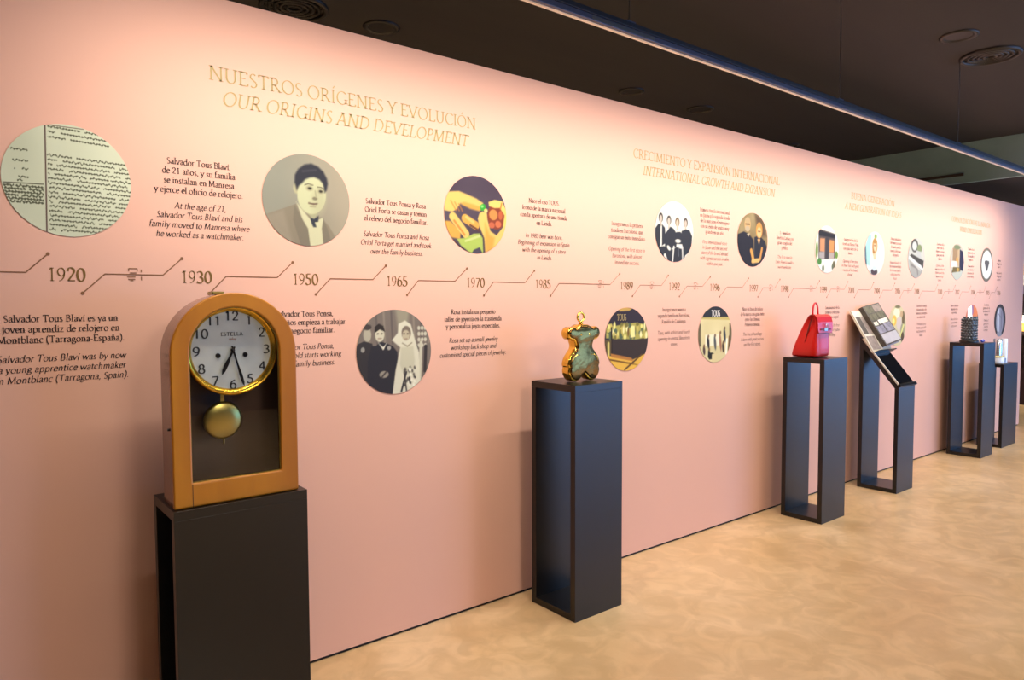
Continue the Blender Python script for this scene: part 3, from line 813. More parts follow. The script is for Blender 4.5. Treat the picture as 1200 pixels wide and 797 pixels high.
p.poly([(-.62, -.66), (-.35, -.62), (-.1, -.5), (.1, -.48), (.2, -.6), (.22, -1.1), (-.2, -1.0), (-.5, -.82)], (186, 206, 104), soft=.03)
p.poly([(-.1, -.92), (.1, -.84), (.18, -.96), (.1, -1.1), (-.2, -1.1)], (84, 76, 96)); p.line([(-.35, -.7), (-.05, -.6), (.1, -.55)], .06, (216, 226, 150))
p.ell(.21, .21, .10, .085, (60, 176, 60), 30); p.ell(.19, .23, .045, .035, (150, 236, 130)); p.ell(.31, .13, .06, .05, (246, 222, 140))
p.build(2.139, 2.056, PR, 'round colour picture of hands setting a bright green gemstone')
# E: dark shop front
p = Pic(80, (52, 46, 58))
p.poly([(-.5, 1.1), (.25, .97), (.1, .9), (-.35, .88)], (186, 150, 84))
p.poly([(-.95, .40), (.4, .52), (1.05, .42), (1.05, .02), (.4, -.02), (-.95, .06)], (168, 158, 84))
for k in range(60):
    p.ell(-.9 + 1.85 * rs.rand(), .05 + .42 * rs.rand(), .03 + .05 * rs.rand(), .05 + .09 * rs.rand(), [(226, 214, 130), (120, 110, 60), (236, 226, 170), (84, 98, 78), (196, 176, 96)][k % 5])
p.poly([(.18, .4), (.36, .42), (.38, .06), (.16, .04)], (236, 222, 150)); p.ell(.06, .22, .05, .14, (120, 92, 52))
p.poly([(-.74, .4), (-.68, .4), (-.66, -.5), (-.74, -.5)], (48, 38, 36)); p.poly([(-1, .0), (-.72, .0), (-.72, -.6), (-1, -.6)], (94, 78, 54)); p.line([(-.84, -.1), (-.84, -.5)], .09, (206, 190, 110))
p.poly([(-.66, .02), (.4, -.04), (1.0, .0), (.9, -.5), (.4, -.66), (-.66, -.50)], (60, 50, 50))
p.poly([(-1, -.46), (.3, -.66), (.95, -.48), (.6, -1.1), (-.4, -1.1)], (224, 174, 74)); p.poly([(-.75, -.42), (.2, -.6), (.34, -.72), (-.7, -.54)], (176, 116, 60))
p.line([(-.85, -.60), (.3, -.80)], .05, (110, 76, 40)); p.line([(-.1, -.96), (.7, -.52)], .06, (96, 70, 44)); p.line([(.1, -.76), (.5, -.84)], .03, (120, 84, 44))
o = p.build(3.285, 1.378, PR, 'round picture of a dark shop front with bright window, behind the metal bear')
mb = MB(); lay(mb, 'TOUS', 3.235, 1.378 + .118, .055, 12, 6, width=.085, y=-.0042); flat(mb, 'shop_sign_lettering', M['gold_text'], o)
# F: four women
p = Pic(70, (252, 250, 244))
D1 = (58, 60, 72)
for x, hz, hair, sk in [(-.72, .42, (60, 52, 54), (214, 196, 184)), (-.30, .36, (66, 58, 60), (218, 202, 190)), (.14, .33, (120, 92, 72), (220, 200, 180)), (.58, .34, (78, 66, 64), (214, 196, 184))]:
    p.ell(x, hz, .115, .155, hair); p.ell(x, hz - .03, .075, .12, sk); p.poly([(x - .04, hz - .1), (x + .04, hz - .1), (x + .06, hz - .28), (x - .06, hz - .28)], sk)
p.poly([(-1, .05), (-.86, .2), (-.72, .22), (-.74, -.5), (-.9, -.6), (-1, -.3)], D1); p.poly([(-.66, .22), (-.5, .1), (-.46, -.4), (-.66, -.5)], D1)
p.poly([(-.5, -.1), (-.22, .16), (-.05, .1), (.1, -.05), (.1, -.5), (-.3, -.6), (-.5, -.5)], D1); p.poly([(.0, -.1), (.1, 0), (.3, .02), (.46, -.1), (.46, -.4), (0, -.4)], D1)
p.poly([(.36, .05), (.6, .12), (.8, .1), (.95, -.1), (.9, -.6), (.5, -.8), (.4, -.4)], D1)
p.poly([(-.9, -.55), (-.55, -.5), (-.1, -.6), (.1, -.5), (.6, -.6), (.5, -1.1), (-.4, -1.1)], D1)
p.ell(.18, -.30, .15, .06, (250, 248, 242)); p.ell(-.30, -.55, .11, .06, (250, 248, 242), -40); p.line([(-.04, -.5), (-.1, -1)], .07, (244, 242, 238)); p.line([(.42, -.5), (.44, -.9)], .07, (226, 222, 220)); p.line([(-.5, -.8), (-.4, -1)], .12, (240, 238, 234)); p.line([(.2, -.5), (.22, -.8)], .04, (110, 112, 124))
p.build(3.742, 2.067, PR, 'round picture of four women in black standing on white')
# G: couple
p = Pic(60, (150, 128, 92))
p.put((p.v + .2), (180, 160, 120), .5).mottle(8, 5, 6)
p.poly([(.1, 1), (.7, .8), (.9, .2), (.4, .1)], (104, 82, 66), soft=.2)
p.poly([(-1, .15), (-.6, .28), (-.25, .2), (.05, .0), (.1, -1.1), (-.7, -1.1), (-1, -.4)], (44, 44, 58)); p.ell(-.36, .55, .20, .26, (222, 178, 124)); p.ell(-.36, .70, .17, .12, (200, 170, 130)); p.ell(-.36, .4, .15, .10, (196, 176, 150))
p.line([(-.5, .56), (-.22, .56)], .04, (92, 70, 56)); p.poly([(-.4, .2), (-.28, .1), (-.2, .24)], (206, 190, 160))
p.poly([(.1, .1), (.4, .2), (.8, .0), (1, -.3), (.7, -1), (.1, -1.1)], (48, 50, 64)); p.ell(.42, .38, .22, .30, (226, 158, 84)); p.ell(.42, .30, .15, .20, (240, 196, 140)); p.line([(.34, .34), (.5, .34)], .04, (120, 80, 60)); p.poly([(.3, .05), (.5, .05), (.42, -.15)], (232, 180, 120))
p.line([(-.1, -.4), (.05, -.75)], .16, (232, 168, 92)); p.line([(.0, -.8), (.4, -.75)], .16, (238, 190, 120)); p.line([(.62, -.3), (.5, -.7)], .12, (226, 160, 90))
p.build(4.65, 2.063, PR, 'round colour picture of an elderly couple in dark clothes')
# H: shop interior with shoppers
p = Pic(70, (216, 200, 152))
p.mottle(6, 5, 2)
p.poly([(-.8, .72), (0, 1.1), (.9, .72), (.9, .60), (-.9, .60)], (48, 50, 58)); p.poly([(-.85, .62), (.9, .62), (.9, .5), (-.85, .56)], (190, 172, 108))
p.poly([(-1, .4), (-.86, .4), (-.84, -.4), (-1, -.4)], (112, 98, 76)); p.poly([(.84, .4), (1, .4), (1, -.4), (.84, -.5)], (112, 98, 76)); p.poly([(-.6, 0), (.3, .02), (.3, -.4), (-.6, -.4)], (234, 224, 196))
for x, z, h, c1 in [(-.42, -.28, .22, (54, 52, 56)), (-.02, -.30, .26, (88, 90, 92)), (.30, -.28, .34, (160, 112, 88)), (.56, -.05, .26, (66, 70, 80)), (-.66, -.55, .16, (84, 66, 64)), (-.36, -.70, .18, (46, 46, 48)), (.48, -.5, .2, (80, 62, 54))]:
    p.ell(x, z, .07, h, c1, 8); p.ell(x, z + h, .05, .06, (120, 88, 66))
p.ell(-.24, -.76, .20, .12, (40, 40, 40)); p.line([(.7, -.2), (.66, -.7)], .09, (244, 238, 220)); p.line([(.84, -.1), (.8, -.6)], .07, (110, 74, 54)); p.poly([(-.2, -.7), (.6, -.66), (.3, -1.1), (-.2, -1.1)], (214, 196, 148))
o = p.build(4.202, 1.380, PR, 'round picture of shoppers outside a pale store, in the lower row')
mb = MB(); lay(mb, 'TOUS', 4.202, 1.380 + .128, .06, 12, 6, width=.10, y=-.0042); flat(mb, 'shop_sign_lettering', M['panel_diff'], o)
# I: store entrance
p = Pic(50, (244, 246, 238))
p.poly([(-.75, .85), (.70, .70), (.72, -.35), (-.70, -.45)], (96, 84, 84)); p.poly([(-.7, .78), (.66, .66), (.66, .5), (-.7, .55)], (44, 44, 54))
p.poly([(-.6, .45), (-.2, .45), (-.2, -.1), (-.6, -.1)], (214, 150, 112)); p.poly([(.2, .42), (.6, .4), (.6, -.1), (.2, -.1)], (232, 152, 96)); p.poly([(-.12, .5), (.12, .5), (.12, -.4), (-.12, -.4)], (70, 66, 74))
p.poly([(-.65, -.12), (-.2, -.1), (-.2, -.4), (-.65, -.4)], (176, 166, 168)); p.poly([(.18, -.12), (.62, -.12), (.6, -.4), (.18, -.4)], (186, 170, 166))
p.ell(-.85, -.05, .1, .35, (120, 140, 70)); p.ell(-.62, -.52, .18, .14, (84, 140, 70)); p.ell(.82, -.2, .14, .16, (110, 150, 66)); p.ell(.62, -.62, .12, .16, (120, 110, 84)); p.ell(-.3, -.8, .1, .14, (128, 134, 116)); p.ell(.5, -.72, .08, .12, (110, 116, 100))
p.build(5.746, 2.042, PR, 'round picture of a store entrance with orange windows and green shrubs')
# J: woman in white
p = Pic(50, (238, 244, 236))
p.poly([(-1, .2), (-.7, .8), (-.35, .9), (-.5, -.6), (-.9, -.5)], (176, 220, 220), soft=.1); p.line([(-.95, .25), (-.85, -.5)], .12, (90, 110, 130)); p.ell(.05, .78, .14, .12, (150, 180, 110))
p.ell(.0, .35, .28, .36, (206, 160, 108)); p.ell(-.12, .16, .12, .26, (186, 130, 76)); p.ell(.02, .32, .16, .22, (238, 206, 166)); p.poly([(-.2, 0), (.2, 0), (.14, -.3), (-.1, -.3)], (232, 204, 170)); p.ell(.0, .55, .2, .1, (190, 138, 80)); p.line([(-.08, .36), (.12, .36)], .05, (130, 92, 70))
p.poly([(-.5, -.2), (0, -.3), (.6, -.1), (.7, -.7), (-.3, -.8)], (246, 248, 246)); p.ell(-.02, -.85, .34, .16, (86, 70, 80)); p.ell(-.02, -.68, .2, .12, (214, 226, 236)); p.line([(.3, -.2), (.2, -.7)], .06, (206, 220, 214))
p.build(6.619, 2.046, PR, 'round picture of a woman with light hair dressed in white')
# K: jewellery boxes
p = Pic(50, (206, 204, 198))
p.ell(-.25, .62, .42, .34, (96, 92, 90)); p.ell(-.25, .60, .28, .22, (214, 214, 212)); p.ell(.35, .5, .3, .2, (140, 150, 110)); p.poly([(-.6, .2), (.9, -.1), (.8, -.5), (-.2, -.1), (-.8, .1)], (80, 76, 74)); p.poly([(-.1, .4), (.5, .35), (.6, .0), (.1, .1)], (196, 196, 196))
p.poly([(-.9, .1), (.9, -.45), (.8, -.6), (-.9, -.05)], (240, 240, 238)); p.poly([(-.9, -.1), (.8, -.62), (.4, -1.1), (-.5, -1.1)], (178, 174, 170)); p.line([(-.6, -.35), (.1, -.5), (.2, -.8)], .12, (144, 138, 136)); p.line([(-.3, -.3), (.5, -.6)], .08, (214, 210, 206)); p.ell(.75, -.35, .12, .14, (86, 82, 78))
p.build(7.529, 2.037, PR, 'round grey picture of open jewellery boxes in the upper row')
# L: brown and navy
p = Pic(44, (206, 196, 184))
p.poly([(-.7, .7), (.1, .8), (.1, .0), (-.7, .05)], (170, 138, 108)); p.poly([(.3, .7), (.75, .6), (.95, .0), (.8, -.5), (.3, -.4)], (50, 50, 80)); p.poly([(.0, .7), (.3, .7), (.3, -.3), (.0, -.2)], (206, 176, 140)); p.ell(-.05, .1, .16, .16, (232, 168, 92))
p.poly([(-.8, .0), (-.1, .02), (-.1, -.35), (-.9, -.3)], (244, 238, 228)); p.poly([(-.6, -.3), (.4, -.3), (.5, -.6), (-.8, -.66)], (124, 108, 74)); p.ell(.1, -.45, .18, .12, (206, 166, 90)); p.poly([(-.8, -.62), (.8, -.5), (.5, -1.1), (-.5, -1.1)], (204, 206, 196)); p.ell(-.1, .8, .5, .12, (130, 140, 108))
p.build(8.592, 2.038, PR, 'round picture in tan and navy, just left of the bear emblem roundel')
# M: bear emblem roundel
p = Pic(60, (136, 126, 116))
p.ell(0, 0, .84, .84, (252, 250, 244)); 
G1 = (108, 104, 106)
p.ell(0, .06, .30, .20, G1); p.ell(-.26, .12, .13, .12, G1); p.ell(.26, .12, .13, .12, G1); p.poly([(-.36, .08), (.36, .08), (.10, -.36), (-.10, -.36)], G1, soft=.05); p.ell(0, .7, .14, .05, (214, 210, 204))
p.build(9.491, 2.034, PR, 'white roundel with grey rim and small grey bear-shaped emblem')
# N: flower portrait (lower row)
p = Pic(50, (206, 190, 150))
p.ell(-.1, .62, .34, .26, (238, 226, 186)); p.ell(-.35, .25, .24, .26, (232, 182, 84)); p.ell(-.42, .22, .12, .13, (250, 224, 130)); p.ell(.2, .1, .28, .34, (206, 186, 176)); p.ell(.0, .92, .3, .08, (120, 112, 84)); p.ell(.66, .3, .16, .4, (110, 92, 66)); p.ell(.6, -.2, .25, .3, (160, 150, 120)); p.line([(.7, 0), (.3, -.7)], .12, (222, 214, 130)); p.ell(.62, -.6, .18, .26, (92, 74, 56)); p.ell(-.2, -.5, .4, .3, (180, 166, 150)); p.ell(-.6, -.2, .2, .3, (150, 130, 84)); p.ell(.45, .55, .16, .16, (196, 160, 120))
p.build(7.129, 1.378, PR, 'round picture with yellow flower, half behind the newspapers on the lectern')
# O: picture behind tower
p = Pic(50, (206, 108, 72))
p.put(p.u + .4, (226, 130, 84)); p.poly([(-.7, .8), (-.1, 1.0), (.1, .2), (-.1, -.2), (-.7, 0)], (244, 244, 246)); p.poly([(-.05, 1.0), (.2, .9), (.2, .5), (.0, .4)], (150, 110, 150)); p.poly([(.1, .3), (.6, .3), (.98, .3), (.95, -.4), (.4, -1), (-.5, -1)], (92, 112, 122), soft=.1); p.line([(.95, .6), (1.0, 0), (.9, -.5)], .16, (64, 70, 62)); p.ell(-.5, -.4, .4, .3, (70, 76, 78))
p.build(9.07, 1.376, PR, 'round orange and white picture half hidden behind the dark studded tower')
# P: dark-rimmed
p = Pic(50, (70, 64, 64))
p.ell(-.04, -.05, .66, .84, (158, 152, 160)); p.poly([(-.5, .6), (-.2, .8), (-.15, -.8), (-.45, -.6)], (208, 206, 212), soft=.1); p.poly([(.1, .7), (.4, .5), (.4, -.5), (.15, -.7)], (134, 126, 136), soft=.15); p.ell(-.1, -.9, .5, .2, (150, 146, 150)); p.line([(-.3, .4), (.3, .1)], .05, (120, 116, 124))
p.build(10.0, 1.376, PR, 'oval-looking grey picture with dark rim, rightmost in the lower row')

# ------------------------------------------------------------------ pedestals (open box tubes, open at both x ends)
def pedestal(name, x0, x1, yf, yb, h, label, th=.034, cat='pedestal', grp='black exhibition pedestals'):
    t = thing(name, label, cat, ((x0 + x1) / 2, (yf + yb) / 2, 0), grp)
    MB().box(x0, x1, yf, yf + th, 0, h - th).build('front_panel', M['ped'], t, bevel=.0004)
    MB().box(x0, x1, yb - th, yb, 0, h - th).build('back_panel', M['ped'], t, bevel=.0015)
    MB().box(x0, x1, yf + th, yb - th, 0, th).build('bottom_panel', M['ped'], t, bevel=.0015)
    MB().box(x0, x1, yf, yb, h - th, h).build('top_panel', M['ped'], t, bevel=.0006)
    return t
pedestal('display_pedestal', .577, 1.044, -.412, -.12, .902, 'low wide black pedestal under the wooden pendulum clock, nearest the camera')
pedestal('display_pedestal', 2.406, 2.748, -.454, -.122, 1.194, 'tall black open-sided pedestal carrying the metal bear')
pedestal('display_pedestal', 4.872, 5.213, -.448, -.130, 1.194, 'tall black open-sided pedestal carrying the red backpack')
pedestal('display_pedestal', 8.201, 8.535, -.400, -.085, 1.180, 'tall black open-sided pedestal carrying the dark studded tower')
pedestal('display_pedestal', 8.960, 9.420, -.360, -.120, .920, 'low black pedestal carrying the silver bottle, farthest along the wall')

# sloping lectern pedestal
LX0, LX1 = 6.137, 6.454
t = thing('lectern_pedestal', 'black pedestal with sloping desk top holding newspapers', 'lectern', ((LX0 + LX1) / 2, -.27, 0), 'black exhibition pedestals')
Ya, Za, Yb, Zb = -.437, .895, -.11, 1.300
sl = (Zb - Za) / (Yb - Ya)
zt = lambda y: Za + (y - Ya) * sl
th = .034
vt = th / math.cos(math.atan(sl))
MB().prism([(Ya, 0), (Ya, Za - vt * .55), (Ya + th, zt(Ya + th) - vt), (Ya + th, 0)], LX0, LX1, 'x').build('front_panel', M['ped'], t, bevel=.0015)
MB().prism([(Yb - th, 0), (Yb - th, zt(Yb - th) - vt), (Yb, Zb - vt), (Yb, 0)], LX0, LX1, 'x').build('back_panel', M['ped'], t, bevel=.0015)
MB().box(LX0, LX1, Ya + th, Yb - th, 0, th).build('bottom_panel', M['ped'], t, bevel=.0015)
MB().prism([(Ya, Za - vt * .55), (Ya, Za), (Yb, Zb), (Yb, Zb - vt), (Ya + th, zt(Ya + th) - vt)], LX0, LX1, 'x').build('sloping_top', M['ped'], t, bevel=.0015)
M['gloss_black'] = mat('gloss_black_board', (14, 14, 18), 0.08)
M['trim_white'] = mat('white_edge_trim', (222, 214, 204), 0.35)
nrm = Vector((0, -math.sin(math.atan(sl)), math.cos(math.atan(sl))))
up_ = Vector((0, math.cos(math.atan(sl)), math.sin(math.atan(sl))))
def slab(o, du, dn, x0, x1, s0, s1, h0, h1):
    """box in a leaning frame: o origin, du up-slope, dn outward"""
    v = []
    for x in (x0, x1):
        for s in (s0, s1):
            for h in (h0, h1):
                q = Vector(o) + du * s + dn * h
                v.append((x + q.x, q.y, q.z))
    return v
BOXF = [(0, 1, 3, 2), (4, 6, 7, 5), (0, 4, 5, 1), (2, 3, 7, 6), (0, 2, 6, 4), (1, 5, 7, 3)]
def lslab(mb, o, du, dn, *a):
    return mb.add(slab(o, du, dn, *a), BOXF)
O0 = Vector((0, Ya, Za))
lslab(MB(), O0, up_, nrm, LX0 + .02, LX1 - .005, .03, .50, .0, .008).build('glossy_board', M['gloss_black'], t)
lslab(MB(), O0, up_, nrm, LX0 + .008, LX0 + .02, .02, .50, .0, .012).build('edge_trim', M['trim_white'], t)
lslab(MB(), O0, up_, nrm, LX0, LX1 + .004, -.004, .022, .0, .022).build('bottom_lip', M['ped'], t, bevel=.002)
# book rest standing off the slope
BO = Vector((0, -.219, 1.1735))
BU = Vector((0, .195, .338)).normalized()
BN = Vector((0, -BU.z, BU.y))
lslab(MB(), BO, BU, BN, LX0 + .03, LX1 + .02, .0, .30, -.012, -.004).build('book_rest', M['ped'], t)
lslab(MB(), BO, BU, BN, LX0 + .02, LX1 + .04, -.006, .0, -.012, .05).build('rest_ledge', M['ped'], t)

# publications on the lectern
M['paper'] = mat('magazine_paper', (214, 206, 190), 0.45, noise=(6, (196, 186, 170), (1, 1, 1)))
M['paper2'] = mat('newsprint_paper', (176, 172, 176), 0.5, noise=(9, (158, 154, 160), (1, 1, 1)))
M['pic_dark'] = mat('print_dark_photo', (62, 56, 52), 0.4, noise=(30, (96, 88, 80), (1, 1, 1)))
M['pic_mid'] = mat('print_grey_photo', (118, 104, 98), 0.4, noise=(25, (156, 140, 130), (1, 1, 1)))
M['pic_green'] = mat('print_olive_photo', (70, 68, 54), 0.4, noise=(25, (112, 108, 86), (1, 1, 1)))
M['pic_light'] = mat('print_light_photo', (226, 220, 206), 0.4, noise=(20, (196, 186, 166), (1, 1, 1)))
M['pic_blue'] = mat('print_violet_photo', (108, 104, 118), 0.4, noise=(25, (150, 146, 160), (1, 1, 1)))
b1 = thing('magazine', 'open magazine with cream edges leaning on the lectern, left and underneath', 'magazine', (6.2, BO.y, BO.z))
lslab(MB(), BO, BU, BN, 6.130, 6.318, .0, .40, .0, .012).build('page_block', M['paper'], b1, bevel=.002)
lslab(MB(), BO, BU, BN, 6.322, 6.50, .0, .40, .0, .012).build('page_block', M['paper'], b1, bevel=.002)
lslab(MB(), BO, BU, BN, 6.126, 6.504, .0005, .403, -.003, .0).build('cover', M['trim_white'], b1)
lslab(MB(), BO, BU, BN, 6.150, 6.300, .02, .15, .012, .0126).build('printed_photo', M['pic_mid'], b1)
lslab(MB(), BO, BU, BN, 6.146, 6.230, .17, .34, .012, .0126).build('printed_photo', M['pic_dark'], b1)
lslab(MB(), BO, BU, BN, 6.235, 6.310, .17, .34, .012, .0126).build('printed_photo', M['pic_mid'], b1)
lslab(MB(), BO, BU, BN, 6.170, 6.300, .355, .39, .012, .0126).build('printed_photo', M['pic_light'], b1)
# thick catalogue on top, turned a little
b2 = thing('newspaper', 'thick folded newspaper with a grid of grey photos, lying on the open magazine', 'newspaper', (6.45, BO.y, BO.z))
ang = math.radians(-7)
def rslab(mb, x0, x1, s0, s1, h0, h1):
    v = []
    for x in (x0, x1):
        for s in (s0, s1):
            for h in (h0, h1):
                xx = x * math.cos(ang) - s * math.sin(ang); ss = x * math.sin(ang) + s * math.cos(ang)
                q = BO + BU * (ss + .035) + BN * (h + .0131)
                v.append((6.335 + xx, q.y, q.z))
    return mb.add(v, BOXF)
ang = math.radians(7)
rslab(MB(), .0, .36, .0, .385, 0.0, .036).build('page_block', M['paper2'], b2, bevel=.003)
rslab(MB(), -.004, .0, -.002, .387, -.0005, .038).build('spine', M['pic_dark'], b2)
rslab(MB(), .0, .362, -.002, .387, .036, .038).build('front_page', M['pic_dark'], b2)
for x0_, x1_, s0_, s1_, mm in [(.02, .355, .01, .10, 'paper2'), (.02, .17, .11, .18, 'pic_blue'), (.19, .345, .11, .19, 'pic_blue'), (.02, .10, .19, .225, 'pic_light'), (.13, .33, .195, .235, 'pic_light'),
                               (.025, .17, .24, .30, 'pic_green'), (.185, .34, .245, .30, 'pic_green'), (.025, .17, .31, .375, 'pic_green'), (.185, .34, .31, .375, 'pic_mid')]:
    rslab(MB(), x0_, x1_, s0_, s1_, .038, .0386).build('printed_photo', M[mm], b2)
rslab(MB(), .08, .40, -.010, .05, -.0, .004).build('loose_page', M['paper2'], b2)

# ------------------------------------------------------------------ pendulum clock
M['wood'] = mat('honey_wood', (192, 124, 18), 0.4, noise=(5, (166, 98, 10), (1.2, 1.2, .18)), coat=.1, bump=.02, bscale=60)
M['wood_side'] = mat('wood_with_pink_reflection', (136, 84, 62), 0.25, noise=(5, (112, 66, 48), (1.2, 1.2, .2)), coat=.5)  # pinkish reflection on the case side is mixed into the wood colour
M['wood_in'] = mat('dark_inner_wood', (62, 36, 26), 0.5, noise=(6, (46, 27, 20), (1.5, 1, .3)))
M['brass'] = mat('polished_brass', (226, 178, 62), 0.22, 1.0)
M['brass_old'] = mat('spun_brass', (176, 156, 84), 0.30, 1.0, noise=(3, (140, 134, 84), (1, 1, 1)))
M['dial'] = mat('silvered_dial', (206, 214, 214), 0.35, noise=(9, (182, 192, 196), (1, 1, 1)))
M['ink'] = mat('black_dial_ink', (34, 38, 46), 0.4)
M['red_ink'] = mat('red_dial_ink', (150, 84, 60), 0.5)
M['steel_dark'] = mat('blackened_steel', (26, 26, 30), 0.3, .6)
M['glass'] = glass_mat('clear_glass', gloss=.4)
KX, KF, KB = .802, -.392, -.232
K0 = .902
def arch(x0, x1, z0, ztop, n=28):
    R = (x1 - x0) / 2; cx = (x0 + x1) / 2; zc = ztop - R
    P = [(x0, z0)] + [(cx - R * math.cos(PI * k / n), zc + R * math.sin(PI * k / n)) for k in range(n + 1)] + [(x1, z0)]
    return P
def arch_ring(mb, A, B, y0, y1):
    n = len(A)
    V = [(x, y0, z) for x, z in A] + [(x, y0, z) for x, z in B] + [(x, y1, z) for x, z in A] + [(x, y1, z) for x, z in B]
    Fc = []
    for i in range(n):
        j = (i + 1) % n
        Fc += [(i, j, n + j, n + i), (2 * n + i, 3 * n + i, 3 * n + j, 2 * n + j), (i, 2 * n + i, 2 * n + j, j), (n + i, n + j, 3 * n + j, 3 * n + i)]
    return mb.add(V, Fc)
ck = thing('pendulum_clock', 'arched honey-coloured wooden pendulum clock with glazed door and silver dial', 'clock', (KX, -.31, K0))
arch_ring(MB(), arch(.584, 1.020, K0 + .001, 1.643), arch(.645, .957, .985, 1.592), KF, KF + .022).build('door_frame', M['wood'], ck, bevel=.005, smooth='auto', seg=3)
arch_ring(MB(), arch(.589, 1.015, K0, 1.638), arch(.603, 1.001, .925, 1.624), KF + .024, KB).build('case_shell', M['wood_side'], ck, smooth='auto')
MB().prism(arch(.603, 1.001, .925, 1.624), KB - .012, KB - .001, 'y').build('back_board', M['wood_in'], ck)
arch_ring(MB(), arch(.640, .962, .980, 1.597), arch(.648, .954, .988, 1.589), KF + .012, KF + .016).build('glazing_bead', M['brass_old'], ck)
MB().prism(arch(.642, .960, .982, 1.595), KF + .017, KF + .0195, 'y').build('door_glass', M['glass'], ck)
MB().box(.6435, .6455, KF - .0008, KF + .001, K0 + .002, .982).build('joint_line', M['wood_in'], ck)
DY, DZ = -.345, 1.437
dl = MB().lathe([(0, 0), (.140, 0), (.140, .012), (0, .012)], (KX - .001, DY, DZ), 'y', 64).build('dial', M['dial'], ck)
MB().lathe([(.138, .001), (.142, -.006), (.152, -.018), (.160, -.016), (.163, -.004), (.163, .012), (.140, .012)], (KX - .001, DY, DZ), 'y', 72).build('bezel', M['brass'], dl, smooth=True)
# movement housing behind dial
MB().lathe([(.12, .012), (.12, .09), (0, .09)], (KX - .001, DY, DZ), 'y', 40).build('movement_housing', M['wood_in'], ck)
for k in range(1, 13):
    a = PI / 2 - k * PI / 6
    s = str(k)
    mb = MB()
    R = .123
    lay(mb, s, KX + R * math.cos(a), DZ + R * math.sin(a) - .016, .047, 12, 8, y=DY - .0012, xs=1.1, serif=False)
    flat(mb, 'hour_numeral', M['ink'], dl)
mb = MB(); lay(mb, 'ESTELLA', KX, DZ + .052, .018, 13, 7, y=DY - .0012, track=8); flat(mb, 'maker_lettering', M['ink'], dl)
mb = MB(); lay(mb, 'reloj', KX, DZ + .036, .013, 12, 6, y=DY - .0012, track=4, italic=True); flat(mb, 'small_lettering', M['red_ink'], dl)
def hand(tip, back, wds, y):
    dx, dz = tip; L = math.hypot(dx, dz); d = (dx / L, dz / L); nx = (-d[1], d[0])
    P = []
    prof = wds
    left = [(KX + d[0] * L * s + nx[0] * w_, DZ + d[1] * L * s + nx[1] * w_) for s, w_ in prof]
    right = [(KX + d[0] * L * s - nx[0] * w_, DZ + d[1] * L * s - nx[1] * w_) for s, w_ in reversed(prof)]
    return MB().prism(left + right, y - .0015, y, 'y')
hand((-.040, -.086), 0, [(-.15, .003), (0, .004), (.3, .0035), (.55, .007), (.85, .006), (1, .001)], DY - .008).build('hour_hand', M['steel_dark'], dl)
hand((.036, -.130), 0, [(-.12, .003), (0, .0035), (.4, .003), (.7, .0055), (.9, .0045), (1, .001)], DY - .011).build('minute_hand', M['steel_dark'], dl)
MB().lathe([(0, -.014), (.006, -.013), (.007, -.004), (.007, 0)], (KX, DY, DZ), 'y', 20).build('hand_boss', M['steel_dark'], dl, smooth=True)
for dx in (-.050, .045):
    MB().lathe([(0, -.002), (.0065, -.002), (.0085, -.004), (.009, 0)], (KX + dx, DY, DZ - .018), 'y', 20).build('winding_hole', M['steel_dark'], dl)
pen = MB().box(KX - .039, KX - .027, -.325, -.322, 1.17, DZ - .10).build('pendulum_rod', M['brass_old'], ck)
MB().lathe([(0, -.009), (.030, -.0085), (.058, -.005), (.066, -.001), (.068, .003), (.064, .007), (0, .009)], (KX - .033, -.330, 1.185), 'y', 56).build('pendulum_bob', M['brass_old'], pen, smooth=True)
MB().tube([(KX - .033, -.330, 1.118), (KX - .033, -.330, 1.100)], .0035, 8).build('rating_nut', M['brass_old'], pen)
MB().lathe([(.012, 0), (.045, .004), (.046, .012), (.0, .012)], (KX - .03, -.29, .926), 'z', 30).build('gong_base', M['brass_old'], ck, smooth=True)
MB().lathe([(0, -.006), (.004, -.006), (.005, 0)], (.589, -.33, 1.17), 'x', 14).build('door_catch', M['steel_dark'], ck)
MB().box(.748, .790, -.31, -.25, 1.636, 1.648).build('hanger_plate', M['brass_old'], ck, bevel=.003)

# ------------------------------------------------------------------ metal bear
M['gold'] = mat('polished_gold', (232, 190, 84), 0.13, 1.0)
M['steel'] = mat('polished_steel_face', (116, 84, 42), 0.2, 1.0, bump=.6, bscale=9)
def inside(u, v):
    def e(cx, cy, rx, ry): return ((u - cx) / rx) ** 2 + ((v - cy) / ry) ** 2 < 1
    return (e(0, .235, .079, .062) or e(-.083, .247, .034, .034) or e(.083, .247, .034, .034) or e(0, .19, .060, .06) or e(0, .135, .092, .075)
            or e(-.058, .098, .057, .060) or e(.058, .098, .057, .060) or e(-.055, .052, .056, .052) or e(.055, .052, .056, .052) or (abs(u) < .06 and .05 < v < .12))
def outline(o=(0, .14), n=220):
    P = []
    for k in range(n):
        a = 2 * PI * k / n
        r = .25
        while r > .005 and not inside(o[0] + r * math.cos(a), o[1] + r * math.sin(a)): r -= .001
        P.append([o[0] + r * math.cos(a), o[1] + r * math.sin(a)])
    for _ in range(2):
        P = [[(P[i - 1][j] + 2 * P[i][j] + P[(i + 1) % n][j]) / 4 for j in (0, 1)] for i in range(n)]
    return P
HALF = [(0, .296), (.030, .294), (.052, .284), (.066, .280), (.086, .284), (.108, .274), (.118, .250), (.108, .226), (.088, .216), (.074, .214), (.067, .200), (.062, .186), (.066, .170), (.084, .150), (.102, .128),
        (.113, .104), (.115, .086), (.110, .074), (.113, .060), (.110, .038), (.092, .012), (.062, .0), (.034, .008), (.016, .024), (0, .038)]
HS = smooth_pts(HALF, 4)
BP = [[u, v] for u, v in HS] + [[-u, v] for u, v in HS[-2:0:-1]]
BP = BP[::-1]
